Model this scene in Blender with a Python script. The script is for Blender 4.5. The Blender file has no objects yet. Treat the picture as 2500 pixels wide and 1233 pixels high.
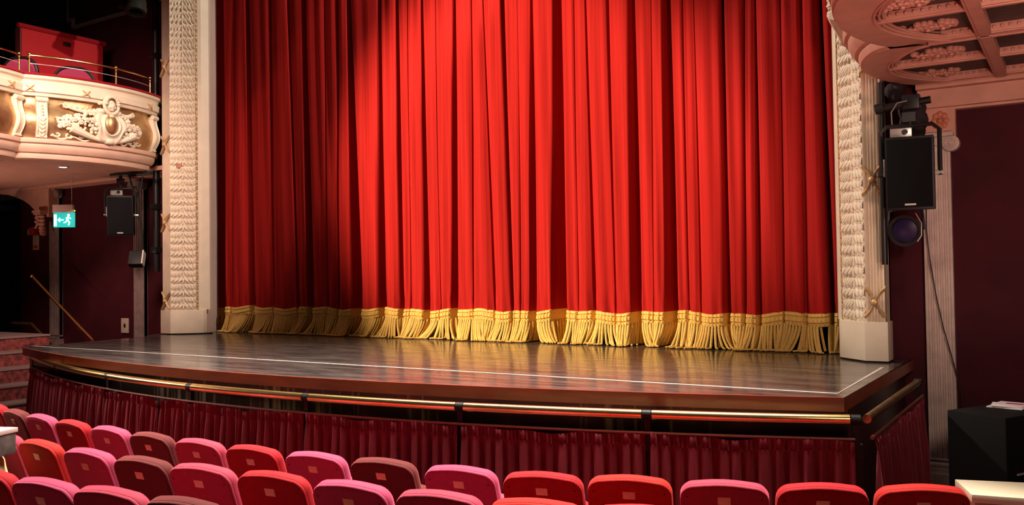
import bpy, bmesh, math, random
import numpy as np
from mathutils import Vector, Matrix
random.seed(7); rng = np.random.default_rng(7)
C = bpy.context.scene.collection
PI = math.pi
# ------------------------------------------------------------ camera
EYE = Vector((0.0, 0.0, 1.9)); F = 2150.3
def cam_axes(yaw, pitch, roll):
    cy, sy = math.cos(yaw), math.sin(yaw); cp, sp = math.cos(pitch), math.sin(pitch)
    fwd = Vector((-sy*cp, cy*cp, sp)); r = Vector((cy, sy, 0)); u = r.cross(fwd)
    cr, sr = math.cos(roll), math.sin(roll)
    return cr*r+sr*u, -sr*r+cr*u, fwd
AX = cam_axes(0.57207535, 0.02424785, -0.01438401)
cam = bpy.data.objects.new('camera', bpy.data.cameras.new('camera')); C.objects.link(cam)
m = Matrix((AX[0], AX[1], -AX[2])).transposed().to_4x4(); m.translation = EYE; cam.matrix_world = m
cam.data.sensor_width = 36; cam.data.lens = 36*F/2500; cam.data.clip_end = 100
bpy.context.scene.camera = cam
def bp(px, py, axis, val):
    """measured point of the photograph lying on the plane axis = val"""
    px, py = float(px), float(py); d = AX[2]+(px-1250)/F*AX[0]-(py-616.5)/F*AX[1]
    return EYE+d*((val-EYE[axis])/d[axis])
# ------------------------------------------------------------ world, exposure, lamps
S = bpy.context.scene
S.view_settings.view_transform = 'Standard'; S.view_settings.look = 'None'
S.view_settings.exposure = 0.0; S.view_settings.gamma = 1; S.view_settings.use_curve_mapping = False
W = bpy.data.worlds.new('world'); S.world = W; W.use_nodes = True
W.node_tree.nodes['Background'].inputs[0].default_value = (1.0, 0.62, 0.5, 1)
W.node_tree.nodes['Background'].inputs[1].default_value = 0.010
def spot(name, loc, aim, power, deg, blend=0.6, col=(1, .8, .58), rad=0.12):
    l = bpy.data.lights.new(name, 'SPOT'); l.energy = power; l.spot_size = math.radians(deg); l.spot_blend = blend
    l.color = col; l.shadow_soft_size = rad
    o = bpy.data.objects.new(name, l); C.objects.link(o); o.location = loc
    o.rotation_euler = (Vector(aim)-Vector(loc)).to_track_quat('-Z', 'Y').to_euler(); return o
def area(name, loc, aim, power, size, col=(1, .8, .6), sy=None):
    l = bpy.data.lights.new(name, 'AREA'); l.energy = power; l.size = size; l.color = col
    if sy: l.shape = 'RECTANGLE'; l.size_y = sy
    o = bpy.data.objects.new(name, l); C.objects.link(o); o.location = loc
    o.rotation_euler = (Vector(aim)-Vector(loc)).to_track_quat('-Z', 'Y').to_euler(); return o
spot('curtain_spot', (-9.5, -3.0, 6.8), (-5.30, 8.3, 2.95), 15500, 26, .62, (1, .76, .5), .1)
spot('curtain_wash_right', (-9.5, -3.0, 6.9), (-3.4, 8.3, 2.8), 600, 22, 1, (1, .70, .5))
spot('curtain_wash_left', (-12.2, -3.0, 6.5), (-8.0, 8.3, 2.2), 150, 20, 1, (1, .70, .5))
spot('column_light_left', (-2.3, 7.35, 6.9), (-10.3, 7.5, 3.8), 1600, 36, .5, (1, .86, .72), .08)
spot('column_light_right', (-7.8, 5.6, 7.2), (-1.12, 7.4, 2.9), 1900, 28, .5, (1, .86, .72), .08)
spot('column_front_right', (-1.6, -2.0, 7.0), (-1.25, 7.5, 2.5), 420, 14, .9, (1, .8, .6), .25)
house = area('house_light', (-4.2, 5.0, 7.5), (-4.2, 3.8, 0.8), 730, 8.5, (1, .86, .74), 1.0); house.data.spread = math.radians(70)
spot('box_light_left', (-5.5, 3.0, 5.9), (-10.7, 6.2, 3.9), 235, 27, .6, (1, .85, .68), .2)
spot('soffit_fill_right', (1.3, 2.2, 1.3), (-.6, 6.6, 3.37), 400, 60, 1, (1, .52, .42), .3)  # added unseen lamp standing in for red bounce onto the right soffit
spot('soffit_fill_left', (-13.2, 4.0, .9), (-12.0, 7.0, 3.4), 330, 90, 1, (1, .66, .5), .3)  # added unseen lamp near the floor to brighten the left box soffit
rw = area('right_wall_light', (0.7, 2.3, 3.0), (-.5, 7.9, 1.9), 11, .8, (1, .74, .6)); rw.data.spread = math.radians(60)
spot('added_skirt_light', (-11.6, 3.5, 3.1), (-4.0, 4.5, .55), 700, 34, .9, (1, .74, .56), .1)  # added unseen spot raking the skirts to bring out their pleats
lw = area('left_wall_light', (-8.0, 3.2, 5.2), (-12.6, 7.9, 2.2), 45, 1.2, (1, .66, .55)); lw.data.spread = math.radians(60)
# ------------------------------------------------------------ materials
MATS = {}
def mat(name, col, rough=.6, metal=0, sheen=0, noise=0, nscale=8, bump=0, bscale=60, emit=None, es=0, col2=None, spec=.5, coat=0, stretch=None):
    if name in MATS: return MATS[name]
    M_ = bpy.data.materials.new(name); M_.use_nodes = True; nt = M_.node_tree; b = nt.nodes['Principled BSDF']
    b.inputs['Base Color'].default_value = (*col, 1); b.inputs['Roughness'].default_value = rough
    b.inputs['Metallic'].default_value = metal; b.inputs['Specular IOR Level'].default_value = spec
    if coat: b.inputs['Coat Weight'].default_value = coat
    if sheen: b.inputs['Sheen Weight'].default_value = sheen; b.inputs['Sheen Tint'].default_value = (*[.12+.85*c/max(col) for c in col], 1)
    tc = nt.nodes.new('ShaderNodeTexCoord'); src = tc.outputs['Object']
    if stretch:
        mp = nt.nodes.new('ShaderNodeMapping'); mp.inputs['Scale'].default_value = stretch
        nt.links.new(src, mp.inputs[0]); src = mp.outputs[0]
    if noise or col2:
        n = nt.nodes.new('ShaderNodeTexNoise'); n.inputs['Scale'].default_value = nscale; n.inputs['Detail'].default_value = 6
        nt.links.new(src, n.inputs['Vector'])
        r = nt.nodes.new('ShaderNodeValToRGB'); r.color_ramp.elements[0].position = .35; r.color_ramp.elements[1].position = .68
        c2 = col2 if col2 else tuple(c*(1-noise) for c in col)
        r.color_ramp.elements[0].color = (*c2, 1); r.color_ramp.elements[1].color = (*col, 1)
        nt.links.new(n.outputs[0], r.inputs[0]); nt.links.new(r.outputs[0], b.inputs['Base Color'])
    if bump:
        n = nt.nodes.new('ShaderNodeTexNoise'); n.inputs['Scale'].default_value = bscale; n.inputs['Detail'].default_value = 3
        nt.links.new(src, n.inputs['Vector'])
        bu = nt.nodes.new('ShaderNodeBump'); bu.inputs['Strength'].default_value = bump; bu.inputs['Distance'].default_value = .01
        nt.links.new(n.outputs[0], bu.inputs['Height']); nt.links.new(bu.outputs[0], b.inputs['Normal'])
    if emit: b.inputs['Emission Color'].default_value = (*emit, 1); b.inputs['Emission Strength'].default_value = es
    MATS[name] = M_; return M_
cream = mat('cream_plaster', (.80, .68, .52), .5, noise=.10, nscale=5, bump=.12, bscale=90)
panelp = mat('plain_plaster', (.66, .50, .44), .6, noise=.08, nscale=3, bump=.1, bscale=60)
peach = mat('peach_bounce_plaster', (.70, .46, .34), .55, noise=.12, nscale=6)  # cream moulding with warm bounce light mixed into the colour
salmon = mat('salmon_plaster_with_bounce', (.62, .30, .22), .6, noise=.15, nscale=7, bump=.1)  # on the soffits this pink is red bounce painted into cream plaster
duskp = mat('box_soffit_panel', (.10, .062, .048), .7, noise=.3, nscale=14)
velvet = mat('red_velvet', (.45, .018, .016), .9, sheen=.02, spec=.06, noise=.30, nscale=3, stretch=(14, 14, .12), bump=.12, bscale=160)
gold_fr = mat('gold_cord', (.93, .60, .16), .6, noise=.2, nscale=60, bump=.5, bscale=220)
brass = mat('polished_brass', (.90, .64, .25), .24, 1, noise=.15, nscale=20)
oldbrass = mat('dull_brass', (.42, .28, .13), .38, 1, noise=.3, nscale=20)
gold = mat('gold_leaf', (.64, .47, .22), .38, .8, col2=(.38, .20, .10), nscale=5, bump=.3, bscale=18)
gilt = mat('gilt_ribbon', (.66, .42, .20), .42, .35)
black = mat('black_paint', (.007, .006, .006), .5, spec=.25)
blackm = mat('black_metal', (.012, .011, .011), .4, .2)
grille = mat('black_grille', (.005, .005, .0055), .8, spec=.1, bump=.3, bscale=500)
maroon_w = mat('maroon_wall', (.066, .008, .014), .75, spec=.15, noise=.35, nscale=2.2, bump=.1, bscale=120)
voidm = mat('painted_darkness', (.004, .003, .004), .9)  # near-black colour stands in for unlit depth
greyp = mat('grey_paint', (.27, .19, .17), .55, noise=.3, nscale=9)
mahog = mat('mahogany_edge', (.27, .048, .022), .38, noise=.35, nscale=4, stretch=(1, 1, 6))
skirt_m = mat('maroon_velvet', (.17, .018, .028), .8, spec=.15, sheen=.5, noise=.25, nscale=6)
darkwood = mat('red_brown_bar', (.16, .035, .022), .4)
tape = mat('white_tape', (.55, .48, .44), .5, noise=.2, nscale=30)
tanp = mat('number_plate', (.80, .56, .32), .4, noise=.15, nscale=40)
tanwood = mat('tan_wood', (.55, .30, .13), .4, noise=.25, nscale=12)
carpet = mat('red_carpet', (.12, .012, .014), .95, noise=.5, nscale=18)
steel = mat('white_metal', (.62, .58, .54), .3, .4)
SEATM = {'pink': mat('pink_plush', (.37, .026, .088), .8, sheen=1, noise=.14, nscale=30, bump=.2, bscale=260),
         'rose': mat('rose_plush', (.33, .015, .048), .8, sheen=.9, noise=.14, nscale=30, bump=.2, bscale=260),
         'red': mat('scarlet_plush', (.33, .003, .009), .8, sheen=.4, spec=.25, noise=.14, nscale=30, bump=.2, bscale=260),
         'orange': mat('orange_red_plush', (.40, .010, .006), .8, sheen=.4, spec=.25, noise=.14, nscale=30, bump=.2, bscale=260),
         'maroon': mat('maroon_plush', (.085, .013, .013), .8, spec=.2, sheen=.45, noise=.14, nscale=30, bump=.2, bscale=260)}
def stage_mat():
    M_ = bpy.data.materials.new('stage_boards'); M_.use_nodes = True; nt = M_.node_tree; b = nt.nodes['Principled BSDF']; L = nt.links
    tc = nt.nodes.new('ShaderNodeTexCoord')
    mp = nt.nodes.new('ShaderNodeMapping'); mp.inputs['Scale'].default_value = (.9, 7, 1); L.new(tc.outputs['Object'], mp.inputs[0])
    n = nt.nodes.new('ShaderNodeTexNoise'); n.inputs['Scale'].default_value = 2.2; n.inputs['Detail'].default_value = 9; n.inputs['Roughness'].default_value = .68
    L.new(mp.outputs[0], n.inputs['Vector'])
    r = nt.nodes.new('ShaderNodeValToRGB'); r.color_ramp.elements[0].position = .38; r.color_ramp.elements[0].color = (.024, .020, .020, 1)
    r.color_ramp.elements[1].position = .72; r.color_ramp.elements[1].color = (.13, .11, .10, 1)
    L.new(n.outputs[0], r.inputs[0]); L.new(r.outputs[0], b.inputs['Base Color'])
    n2 = nt.nodes.new('ShaderNodeTexNoise'); n2.inputs['Scale'].default_value = 3; n2.inputs['Detail'].default_value = 7
    L.new(mp.outputs[0], n2.inputs['Vector'])
    mr = nt.nodes.new('ShaderNodeMapRange'); mr.inputs[1].default_value = .3; mr.inputs[2].default_value = .7; mr.inputs[3].default_value = .10; mr.inputs[4].default_value = .24
    L.new(n2.outputs[0], mr.inputs[0]); L.new(mr.outputs[0], b.inputs['Roughness'])
    bu = nt.nodes.new('ShaderNodeBump'); bu.inputs['Strength'].default_value = .035; bu.inputs['Distance'].default_value = .01
    L.new(n.outputs[0], bu.inputs['Height']); L.new(bu.outputs[0], b.inputs['Normal'])
    return M_
stagem = stage_mat()
def scuff_mat():
    M_ = bpy.data.materials.new('scuffed_black_panel'); M_.use_nodes = True; nt = M_.node_tree; b = nt.nodes['Principled BSDF']; L = nt.links
    tc = nt.nodes.new('ShaderNodeTexCoord')
    mp = nt.nodes.new('ShaderNodeMapping'); mp.inputs['Scale'].default_value = (14, 14, .8); L.new(tc.outputs['Object'], mp.inputs[0])
    n = nt.nodes.new('ShaderNodeTexNoise'); n.inputs['Scale'].default_value = 1.6; n.inputs['Detail'].default_value = 6; L.new(mp.outputs[0], n.inputs['Vector'])
    n2 = nt.nodes.new('ShaderNodeTexNoise'); n2.inputs['Scale'].default_value = .8; L.new(tc.outputs['Object'], n2.inputs['Vector'])
    mu = nt.nodes.new('ShaderNodeMath'); mu.operation = 'MULTIPLY'; L.new(n.outputs[0], mu.inputs[0]); L.new(n2.outputs[0], mu.inputs[1])
    r = nt.nodes.new('ShaderNodeValToRGB'); r.color_ramp.elements[0].position = .30; r.color_ramp.elements[0].color = (.018, .014, .012, 1)
    r.color_ramp.elements[1].position = .44; r.color_ramp.elements[1].color = (.30, .27, .20, 1)
    L.new(mu.outputs[0], r.inputs[0]); L.new(r.outputs[0], b.inputs['Base Color']); b.inputs['Roughness'].default_value = .3
    return M_
scuff = scuff_mat()
# ------------------------------------------------------------ mesh helpers
class MB:
    def __init__(s): s.v = []; s.f = []
    def add(s, vs, fs):
        o = len(s.v); s.v += [tuple(p) for p in vs]; s.f += [tuple(i+o for i in f) for f in fs]; return s
    def box(s, c, d, rz=0, R=None):
        x, y, z = d[0]/2, d[1]/2, d[2]/2
        vs = [Vector((a*x, b*y, e*z)) for a in (-1, 1) for b in (-1, 1) for e in (-1, 1)]
        if R is None: R = Matrix.Rotation(rz, 3, 'Z')
        vs = [R @ p+Vector(c) for p in vs]
        return s.add(vs, [(0, 1, 3, 2), (4, 6, 7, 5), (0, 4, 5, 1), (2, 3, 7, 6), (0, 2, 6, 4), (1, 5, 7, 3)])
    def tube(s, pts, r, n=8, caps=True):
        pts = [Vector(p) for p in pts]; rs = r if isinstance(r, (list, tuple)) else [r]*len(pts)
        vs = []; up = Vector((0, 0, 1)); ref = None
        for i, p in enumerate(pts):
            t = (pts[min(i+1, len(pts)-1)]-pts[max(i-1, 0)]).normalized()
            if ref is None: ref = up if abs(t.z) < .9 else Vector((1, 0, 0))
            a = (ref-t*ref.dot(t)).normalized(); b = t.cross(a); ref = a
            vs += [p+rs[i]*(math.cos(2*PI*k/n)*a+math.sin(2*PI*k/n)*b) for k in range(n)]
        fs = [(i*n+k, i*n+(k+1) % n, (i+1)*n+(k+1) % n, (i+1)*n+k) for i in range(len(pts)-1) for k in range(n)]
        if caps: fs += [tuple(range(n))[::-1], tuple((len(pts)-1)*n+k for k in range(n))]
        return s.add(vs, fs)
    def grid(s, rows, closed=False):
        n = len(rows[0]); vs = [p for r in rows for p in r]
        m_ = n if closed else n-1
        return s.add(vs, [(i*n+k, i*n+(k+1) % n, (i+1)*n+(k+1) % n, (i+1)*n+k) for i in range(len(rows)-1) for k in range(m_)])
    def blob(s, c, r, R=None, n=10, m_=6):
        if not isinstance(r, (tuple, list, Vector)): r = (r, r, r)
        R = R or Matrix.Identity(3); vs = []
        for i in range(m_+1):
            th = PI*i/m_
            for k in range(n):
                ph = 2*PI*k/n; vs.append(R @ Vector((r[0]*math.sin(th)*math.cos(ph), r[1]*math.sin(th)*math.sin(ph), r[2]*math.cos(th)))+Vector(c))
        return s.add(vs, [(i*n+k, (i+1)*n+k, (i+1)*n+(k+1) % n, i*n+(k+1) % n) for i in range(m_) for k in range(n)])
    def lathe(s, prof, c, n=24, R=None):
        R = R or Matrix.Identity(3)
        rows = [[R @ Vector((r*math.cos(2*PI*k/n), r*math.sin(2*PI*k/n), z))+Vector(c) for k in range(n)] for r, z in prof]
        s.grid(rows, True); return s
    def prism(s, poly, z0, z1):
        n = len(poly); vs = [(x, y, z0) for x, y in poly]+[(x, y, z1) for x, y in poly]
        return s.add(vs, [tuple(range(n))[::-1], tuple(range(n, 2*n))]+[(k, (k+1) % n, n+(k+1) % n, n+k) for k in range(n)])
    def build(s, name, m_, parent=None, smooth=True, bevel=0, angle=35):
        me = bpy.data.meshes.new(name); me.from_pydata([tuple(p) for p in s.v], [], s.f)
        me.materials.append(m_)
        bm = bmesh.new(); bm.from_mesh(me); bmesh.ops.remove_doubles(bm, verts=bm.verts, dist=1e-5)
        bmesh.ops.recalc_face_normals(bm, faces=bm.faces)
        if bevel: bmesh.ops.bevel(bm, geom=[e for e in bm.edges if e.calc_face_angle(0) > .5], offset=bevel, segments=2, affect='EDGES', profile=.6)
        bm.to_mesh(me); bm.free()
        if smooth: me.polygons.foreach_set('use_smooth', [True]*len(me.polygons)); me.set_sharp_from_angle(angle=math.radians(angle))
        o = bpy.data.objects.new(name, me); C.objects.link(o)
        if parent:
            o.parent = parent; o.matrix_parent_inverse = parent.matrix_world.inverted() if False else Matrix.Translation(-parent.location) if parent.type == 'EMPTY' and not parent.get('local') else Matrix.Identity(4)
        return o
def tag(o, label=None, cat=None, group=None, kind=None):
    if label: o['label'] = label
    if cat: o['category'] = cat
    if group: o['group'] = group
    if kind: o['kind'] = kind
    return o
def empty(name, loc, label, cat, group=None, local=False):
    o = bpy.data.objects.new(name, None); C.objects.link(o); o.location = loc; o.empty_display_size = .1
    if local: o['local'] = 1
    return tag(o, label, cat, group)
def copy_tree(o, parent=None):
    c = o.copy(); C.objects.link(c)
    if parent: c.parent = parent
    for ch in list(o.children): copy_tree(ch, c)
    return c
def lerp(a, b, t): return a+(b-a)*t
def frame(n, up=Vector((0, 0, 1))):
    """3x3 whose columns are tangent, up-ish, outward normal"""
    n = n.normalized(); t = up.cross(n).normalized(); u = n.cross(t)
    return Matrix((t, u, n)).transposed()
# ------------------------------------------------------------ room shell
b = MB(); rows = []
for y, z in ((-3, .62), (0, .38), (2.2, .14), (3.4, .02), (4.4, 0), (9.9, 0)): rows.append([Vector((x, y, z)) for x in (-16.5, -8, 0, 3)])
b.grid(rows); o = b.build('floor', carpet, smooth=False); tag(o, 'dark red carpeted auditorium floor sloping down towards the stage', kind='structure')
YW = 7.95
b = MB().box((-12.62, YW+.1, 3.7), (4.6, .2, 7.4)); tag(b.build('wall_left', maroon_w, smooth=False), 'dark maroon wall left of the stage opening', kind='structure')
b = MB().box((.83, YW+.1, 3.7), (4.34, .2, 7.4)); tag(b.build('wall_right', maroon_w, smooth=False), 'dark maroon wall right of the stage opening', kind='structure')
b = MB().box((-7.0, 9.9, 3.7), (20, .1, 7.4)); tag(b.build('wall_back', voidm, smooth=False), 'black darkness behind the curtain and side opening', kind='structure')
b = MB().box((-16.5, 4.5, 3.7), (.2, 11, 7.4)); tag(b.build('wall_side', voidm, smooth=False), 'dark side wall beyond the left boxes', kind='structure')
# wall mouldings of the left wall: picture-frame moulding high up
def fluted(name_m, x0, x1, z0, z1, y, n, par, depth=.03, nm='fluted_shaft', rz=0):
    """flat pilaster shaft with n flutes cut in its front face (front faces -Y)"""
    prof = []; w = x1-x0; e = w*.07; fw = (w-2*e)/n
    prof.append((x0, y+.06)); prof.append((x0, y))
    for i in range(n):
        a = x0+e+i*fw; g = fw*.18
        for k in range(7):
            t = k/6; prof.append((a+g+(fw-2*g)*t, y+depth*.6*math.sin(PI*t)**.6))
    prof.append((x1, y)); prof.append((x1, y+.06))
    return MB().grid([[Vector((p[0], p[1], z)) for p in prof] for z in (z0, z1)]).build(nm, name_m, par, angle=28)
# ------------------------------------------------------------ proscenium columns
def leaf_height(nu, nv, w, p):
    """one tier of carved acanthus: teardrop leaflets drooping from a central stem, thick curled tips"""
    u = np.linspace(-.5, .5, nu)*w; v = (np.arange(nv)/nv)*p
    U, V = np.meshgrid(u, v); H = np.zeros_like(U)
    def leaf(x0, y0, x1, y1, hw, h):
        nonlocal H
        L = math.hypot(x1-x0, y1-y0); cx, sy = (x1-x0)/L, (y1-y0)/L
        for k in (-1, 0, 1):
            a = ((U-x0)*cx+(V-y0-k*p)*sy)/L; b_ = -(U-x0)*sy+(V-y0-k*p)*cx
            ok = (a > 0) & (a < 1); t = np.clip(a, 0, 1); wd = hw*np.sqrt(np.clip(np.sin(PI*t**.8), 0, 1))+1e-6
            q = np.clip(1-(b_/wd)**2, 0, 1); vein = .25*np.exp(-(b_/(hw*.22))**2)
            hh = h*(.30+.75*t)*(np.sqrt(q)-vein*q)
            H = np.maximum(H, np.where(ok & (q > 0), hh, 0))
    P = p
    for sx in (-1, 1):
        for i in range(4):      # upper fingers sweeping outwards and down
            x = .008+.040*i; leaf(sx*x, P*(.98-.02*i), sx*(x+.052), P*(.62-.02*i), .0135, .036)
            leaf(sx*(x+.014), P*(.80-.02*i), sx*(x+.050), P*(.50-.02*i), .010, .026)
        for i in range(3):      # lower scalloped leaves
            x = .012+.055*i; leaf(sx*x, P*.50, sx*(x+.046), P*.14, .021, .046)
            leaf(sx*(x+.022), P*.34, sx*(x+.058), P*.04, .011, .030)
        leaf(sx*.140, P*.55, sx*.176, P*.24, .014, .048); leaf(sx*.150, P*.98, sx*.176, P*.74, .012, .044)
    leaf(0, P*.95, 0, P*.48, .009, .040); leaf(0, P*.48, 0, P*.02, .012, .048)
    return H
def leaf_panel(a, bb, z0, z1, par, hs=.9):
    """carved acanthus panel between plan points a and bb, facing the left-hand normal"""
    a = Vector(a); bb = Vector(bb); w = (bb-a).length; t = (bb-a).normalized(); n = Vector((t.y, -t.x))
    p = .1765; nv = 34; nu = 76; H = leaf_height(nu, nv, w, p)*hs
    tiers = int((z1-z0)/p); rows = []
    for T in range(tiers):
        for j in range(nv):
            z = z0+(T+j/nv)*p
            rows.append([(a.x+t.x*w*i/(nu-1)+n.x*H[j, i], a.y+t.y*w*i/(nu-1)+n.y*H[j, i], z) for i in range(nu)])
    return MB().grid(rows).build('acanthus_panel', cream, par, angle=80)
def bead_strip(a, bb, z0, z1, par, m_=gilt):
    a = Vector(a); bb = Vector(bb); t = (bb-a).normalized(); n = Vector((t.y, -t.x)); mid = (a+bb)/2; r = (bb-a).length*.36
    q = MB(); z = z0+.02; k = 0
    while z < z1:
        c = (mid.x+n.x*.002, mid.y+n.y*.002, z)
        q.blob(c, (r, r, r*1.9 if k % 3 else r*.8), n=6, m_=4); z += r*(3.4 if k % 3 else 2.6); k += 1
    return q.build('bead_strip', m_, par)
def ribbon(x, y, z, w, par, left):
    """crossed gilt ribbon tied over the fluted strip"""
    q = MB(); h = .15
    for s, off in ((1, .030), (-1, .018)):
        rows = []
        for i in range(9):
            t = i/8-.5; bul = off+.02*math.cos(t*PI)
            cx, cz = x+t*w*1.15, z+s*t*h*1.5+(.02*s*math.sin(t*2*PI))
            rows.append([Vector((cx, y-bul*.3, cz-.022)), Vector((cx, y-bul, cz)), Vector((cx, y-bul*.3, cz+.022))])
        q.grid(rows)
    q.blob((x, y-.04, z), (.028, .022, .028))
    return q.build('crossed_ribbon', gilt, par)
ZP = 1.475; ZT = 6.9; ZS = 1.15
def column(left):
    if left:
        A = Vector((bp(396, 400, 1, 7.5).x, 7.50)); B = Vector((bp(416, 400, 1, 7.5).x, 7.50)); Cc = B+Vector((.226, .226)); d = Vector((1, 1)).normalized()
        root = empty('proscenium_column', (-10.3, 7.7, ZS), 'tall cream carved column at the left edge of the red curtain, gold crossed ribbons down its outer strip', 'column')
    else:
        A = Vector((bp(2152, 400, 1, 7.5).x, 7.50)); B = Vector((bp(2107, 400, 1, 7.5).x, 7.50)); Cc = B+Vector((-.215, .215)); d = Vector((-1, 1)).normalized()
        root = empty('proscenium_column', (-1.5, 7.7, ZS), 'tall cream carved column at the right edge of the red curtain, beside the hanging speaker', 'column')
    D = Cc+d*.040; E = D+d*.042
    # core with fluted strip
    x0, x1 = sorted((A.x, B.x))
    shaft = fluted(cream, x0, x1, ZP, ZT, 7.50, 5, root)
    core = [(x0, 7.545), (x1, 7.545)]
    pts = [(A.x, 7.545), (B.x, 7.545), (Cc.x, Cc.y+.01), (D.x, D.y+.012), (D.x, D.y-.004), (E.x, E.y-.004), (E.x+(.03 if left else -.03), E.y+.1), (E.x, E.y+.15), (A.x, E.y+(.15 if left else -.06))]
    MB().prism(pts, ZP, ZT).build('column_core', cream, root, smooth=False)
    bo = Vector((d.y, -d.x))*(1 if left else -1)
    if left: leaf_panel(B, Cc, ZP, ZT, root); bead_strip(Cc, D, ZP, ZT, root)
    else: leaf_panel(Cc, B, ZP, ZT, root, .62); bead_strip(D, Cc, ZP, ZT, root)
    # fillets either side of the beads
    q = MB()
    for P_ in (B, Cc, D): q.box((P_.x, P_.y, (ZP+ZT)/2), (.014, .014, ZT-ZP), PI/4)
    q.build('fillet', cream, root, smooth=False)
    # plinth
    sx = 1 if left else -1; o_ = .022
    pl = [(A.x-sx*o_, 7.50-o_), (B.x+sx*.015, 7.50-o_), (Cc.x+sx*.03, Cc.y-.02), (E.x+sx*(.034 if left else .0), E.y-.01), (E.x+sx*(.030 if left else -.01), E.y+.05), (A.x-sx*o_, E.y+(.05 if left else -.08))]
    plo = MB().prism(pl, ZS+.012, ZP).build('plinth', cream, root, bevel=.006)
    MB().prism([(x*.995+(-.005*-10.3 if left else -.0075), y+.015) for x, y in pl], ZS+.001, ZS+.014).build('plinth_foot', black, plo, smooth=False)
    cx = (x0+x1)/2
    zs = [1.60+1.06*k if left else 1.632+.98*k for k in range(5)]
    for z in zs: ribbon(cx, 7.50, z, x1-x0, shaft, left)
    return root
column(True); column(False)
# plain return panel beside the left column (part of the arch itself)
b = MB().prism([(-10.055, 7.845), (-10.262, 8.22), (-10.262, 8.24), (-10.5, 8.24), (-10.5, 7.845)], ZS+.002, ZT)
tag(b.build('trim_1', panelp, smooth=False), 'plain pale plaster reveal between the left carved column and the curtain', kind='structure')
b = MB().prism([(-1.40, 8.05), (-1.62, 8.20), (-1.62, 8.24), (-1.40, 8.24)], ZS+.002, ZT)
tag(b.build('trim_2', panelp, smooth=False), 'plain plaster reveal behind the right carved column', kind='structure')
# ------------------------------------------------------------ stage curtain
ZB = 1.50; YC = 8.2
def cx_(px, top): return (bp(px, 0, 1, YC) if top else bp(px, 745, 1, YC)).x
ztop = bp(1250, 0, 1, YC).z
slots = [  # (top L, top R, bottom L, bottom R, depth) measured fold gaps
 (522, 545, 524, 552, .22), (570, 574, 566, 570, .03), (601, 609, 611, 624, .17), (658, 663, 668, 673, .035), (702, 709, 726, 732, .07), (738, 747, 750, 766, .15), (790, 793, 800, 803, .02),
 (820, 826, 824, 829, .06), (847, 857, 858, 885, .17), (922, 930, 924, 941, .18), (964, 972, 974, 988, .13), (994, 996, 1002, 1004, .02), (1026, 1032, 1036, 1052, .16),
 (1062, 1064, 1074, 1076, .02), (1105, 1111, 1101, 1120, .19), (1149, 1152, 1156, 1159, .03), (1178, 1180, 1206, 1211, .045), (1220, 1231, 1247, 1254, .19), (1262, 1263, 1272, 1274, .015), (1294, 1299, 1292, 1311, .13),
 (1350, 1369, 1346, 1385, .17), (1400, 1402, 1412, 1414, .015), (1427, 1431, 1447, 1456, .07), (1479, 1486, 1501, 1506, .045), (1534, 1548, 1540, 1567, .17), (1588, 1590, 1596, 1598, .015),
 (1616, 1635, 1623, 1656, .19), (1664, 1667, 1680, 1684, .025), (1692, 1694, 1710, 1714, .035), (1756, 1766, 1767, 1784, .15), (1812, 1821, 1816, 1822, .06), (1842, 1846, 1846, 1860, .10),
 (1904, 1908, 1912, 1916, .04), (1952, 1960, 1962, 1972, .05), (1993, 2003, 2026, 2037, .14), (2032, 2036, 2062, 2068, .08)]
def build_profile():
    pts = []  # xt, xb, off, slotflag
    for i, (tl, tr, bl, br, d) in enumerate(slots):
        if i:
            ptr, pbr = slots[i-1][1], slots[i-1][3]
            wt, wb = tl-ptr, bl-pbr; amp = min(.032, .0006*wb)
            for k, t in enumerate(np.linspace(0, 1, 9)[1:-1]):
                o_ = amp*(math.sin(PI*t)**.45)+(.006*math.sin(t*9+i*2.1))
                pts.append((ptr+wt*t, pbr+wb*t, -o_))
        for t, f in ((0, .0), (.06, .5), (.15, .95), (.5, 1.05), (.85, .95), (.94, .5), (1, 0)):
            pts.append((lerp(tl, tr, t), lerp(bl, br, t), (d*2.3 if d > .1 else d)*f))
    return pts
PROF = build_profile()
PT = np.array([[cx_(p[0], True), cx_(p[1], False), p[2]] for p in PROF])
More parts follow.
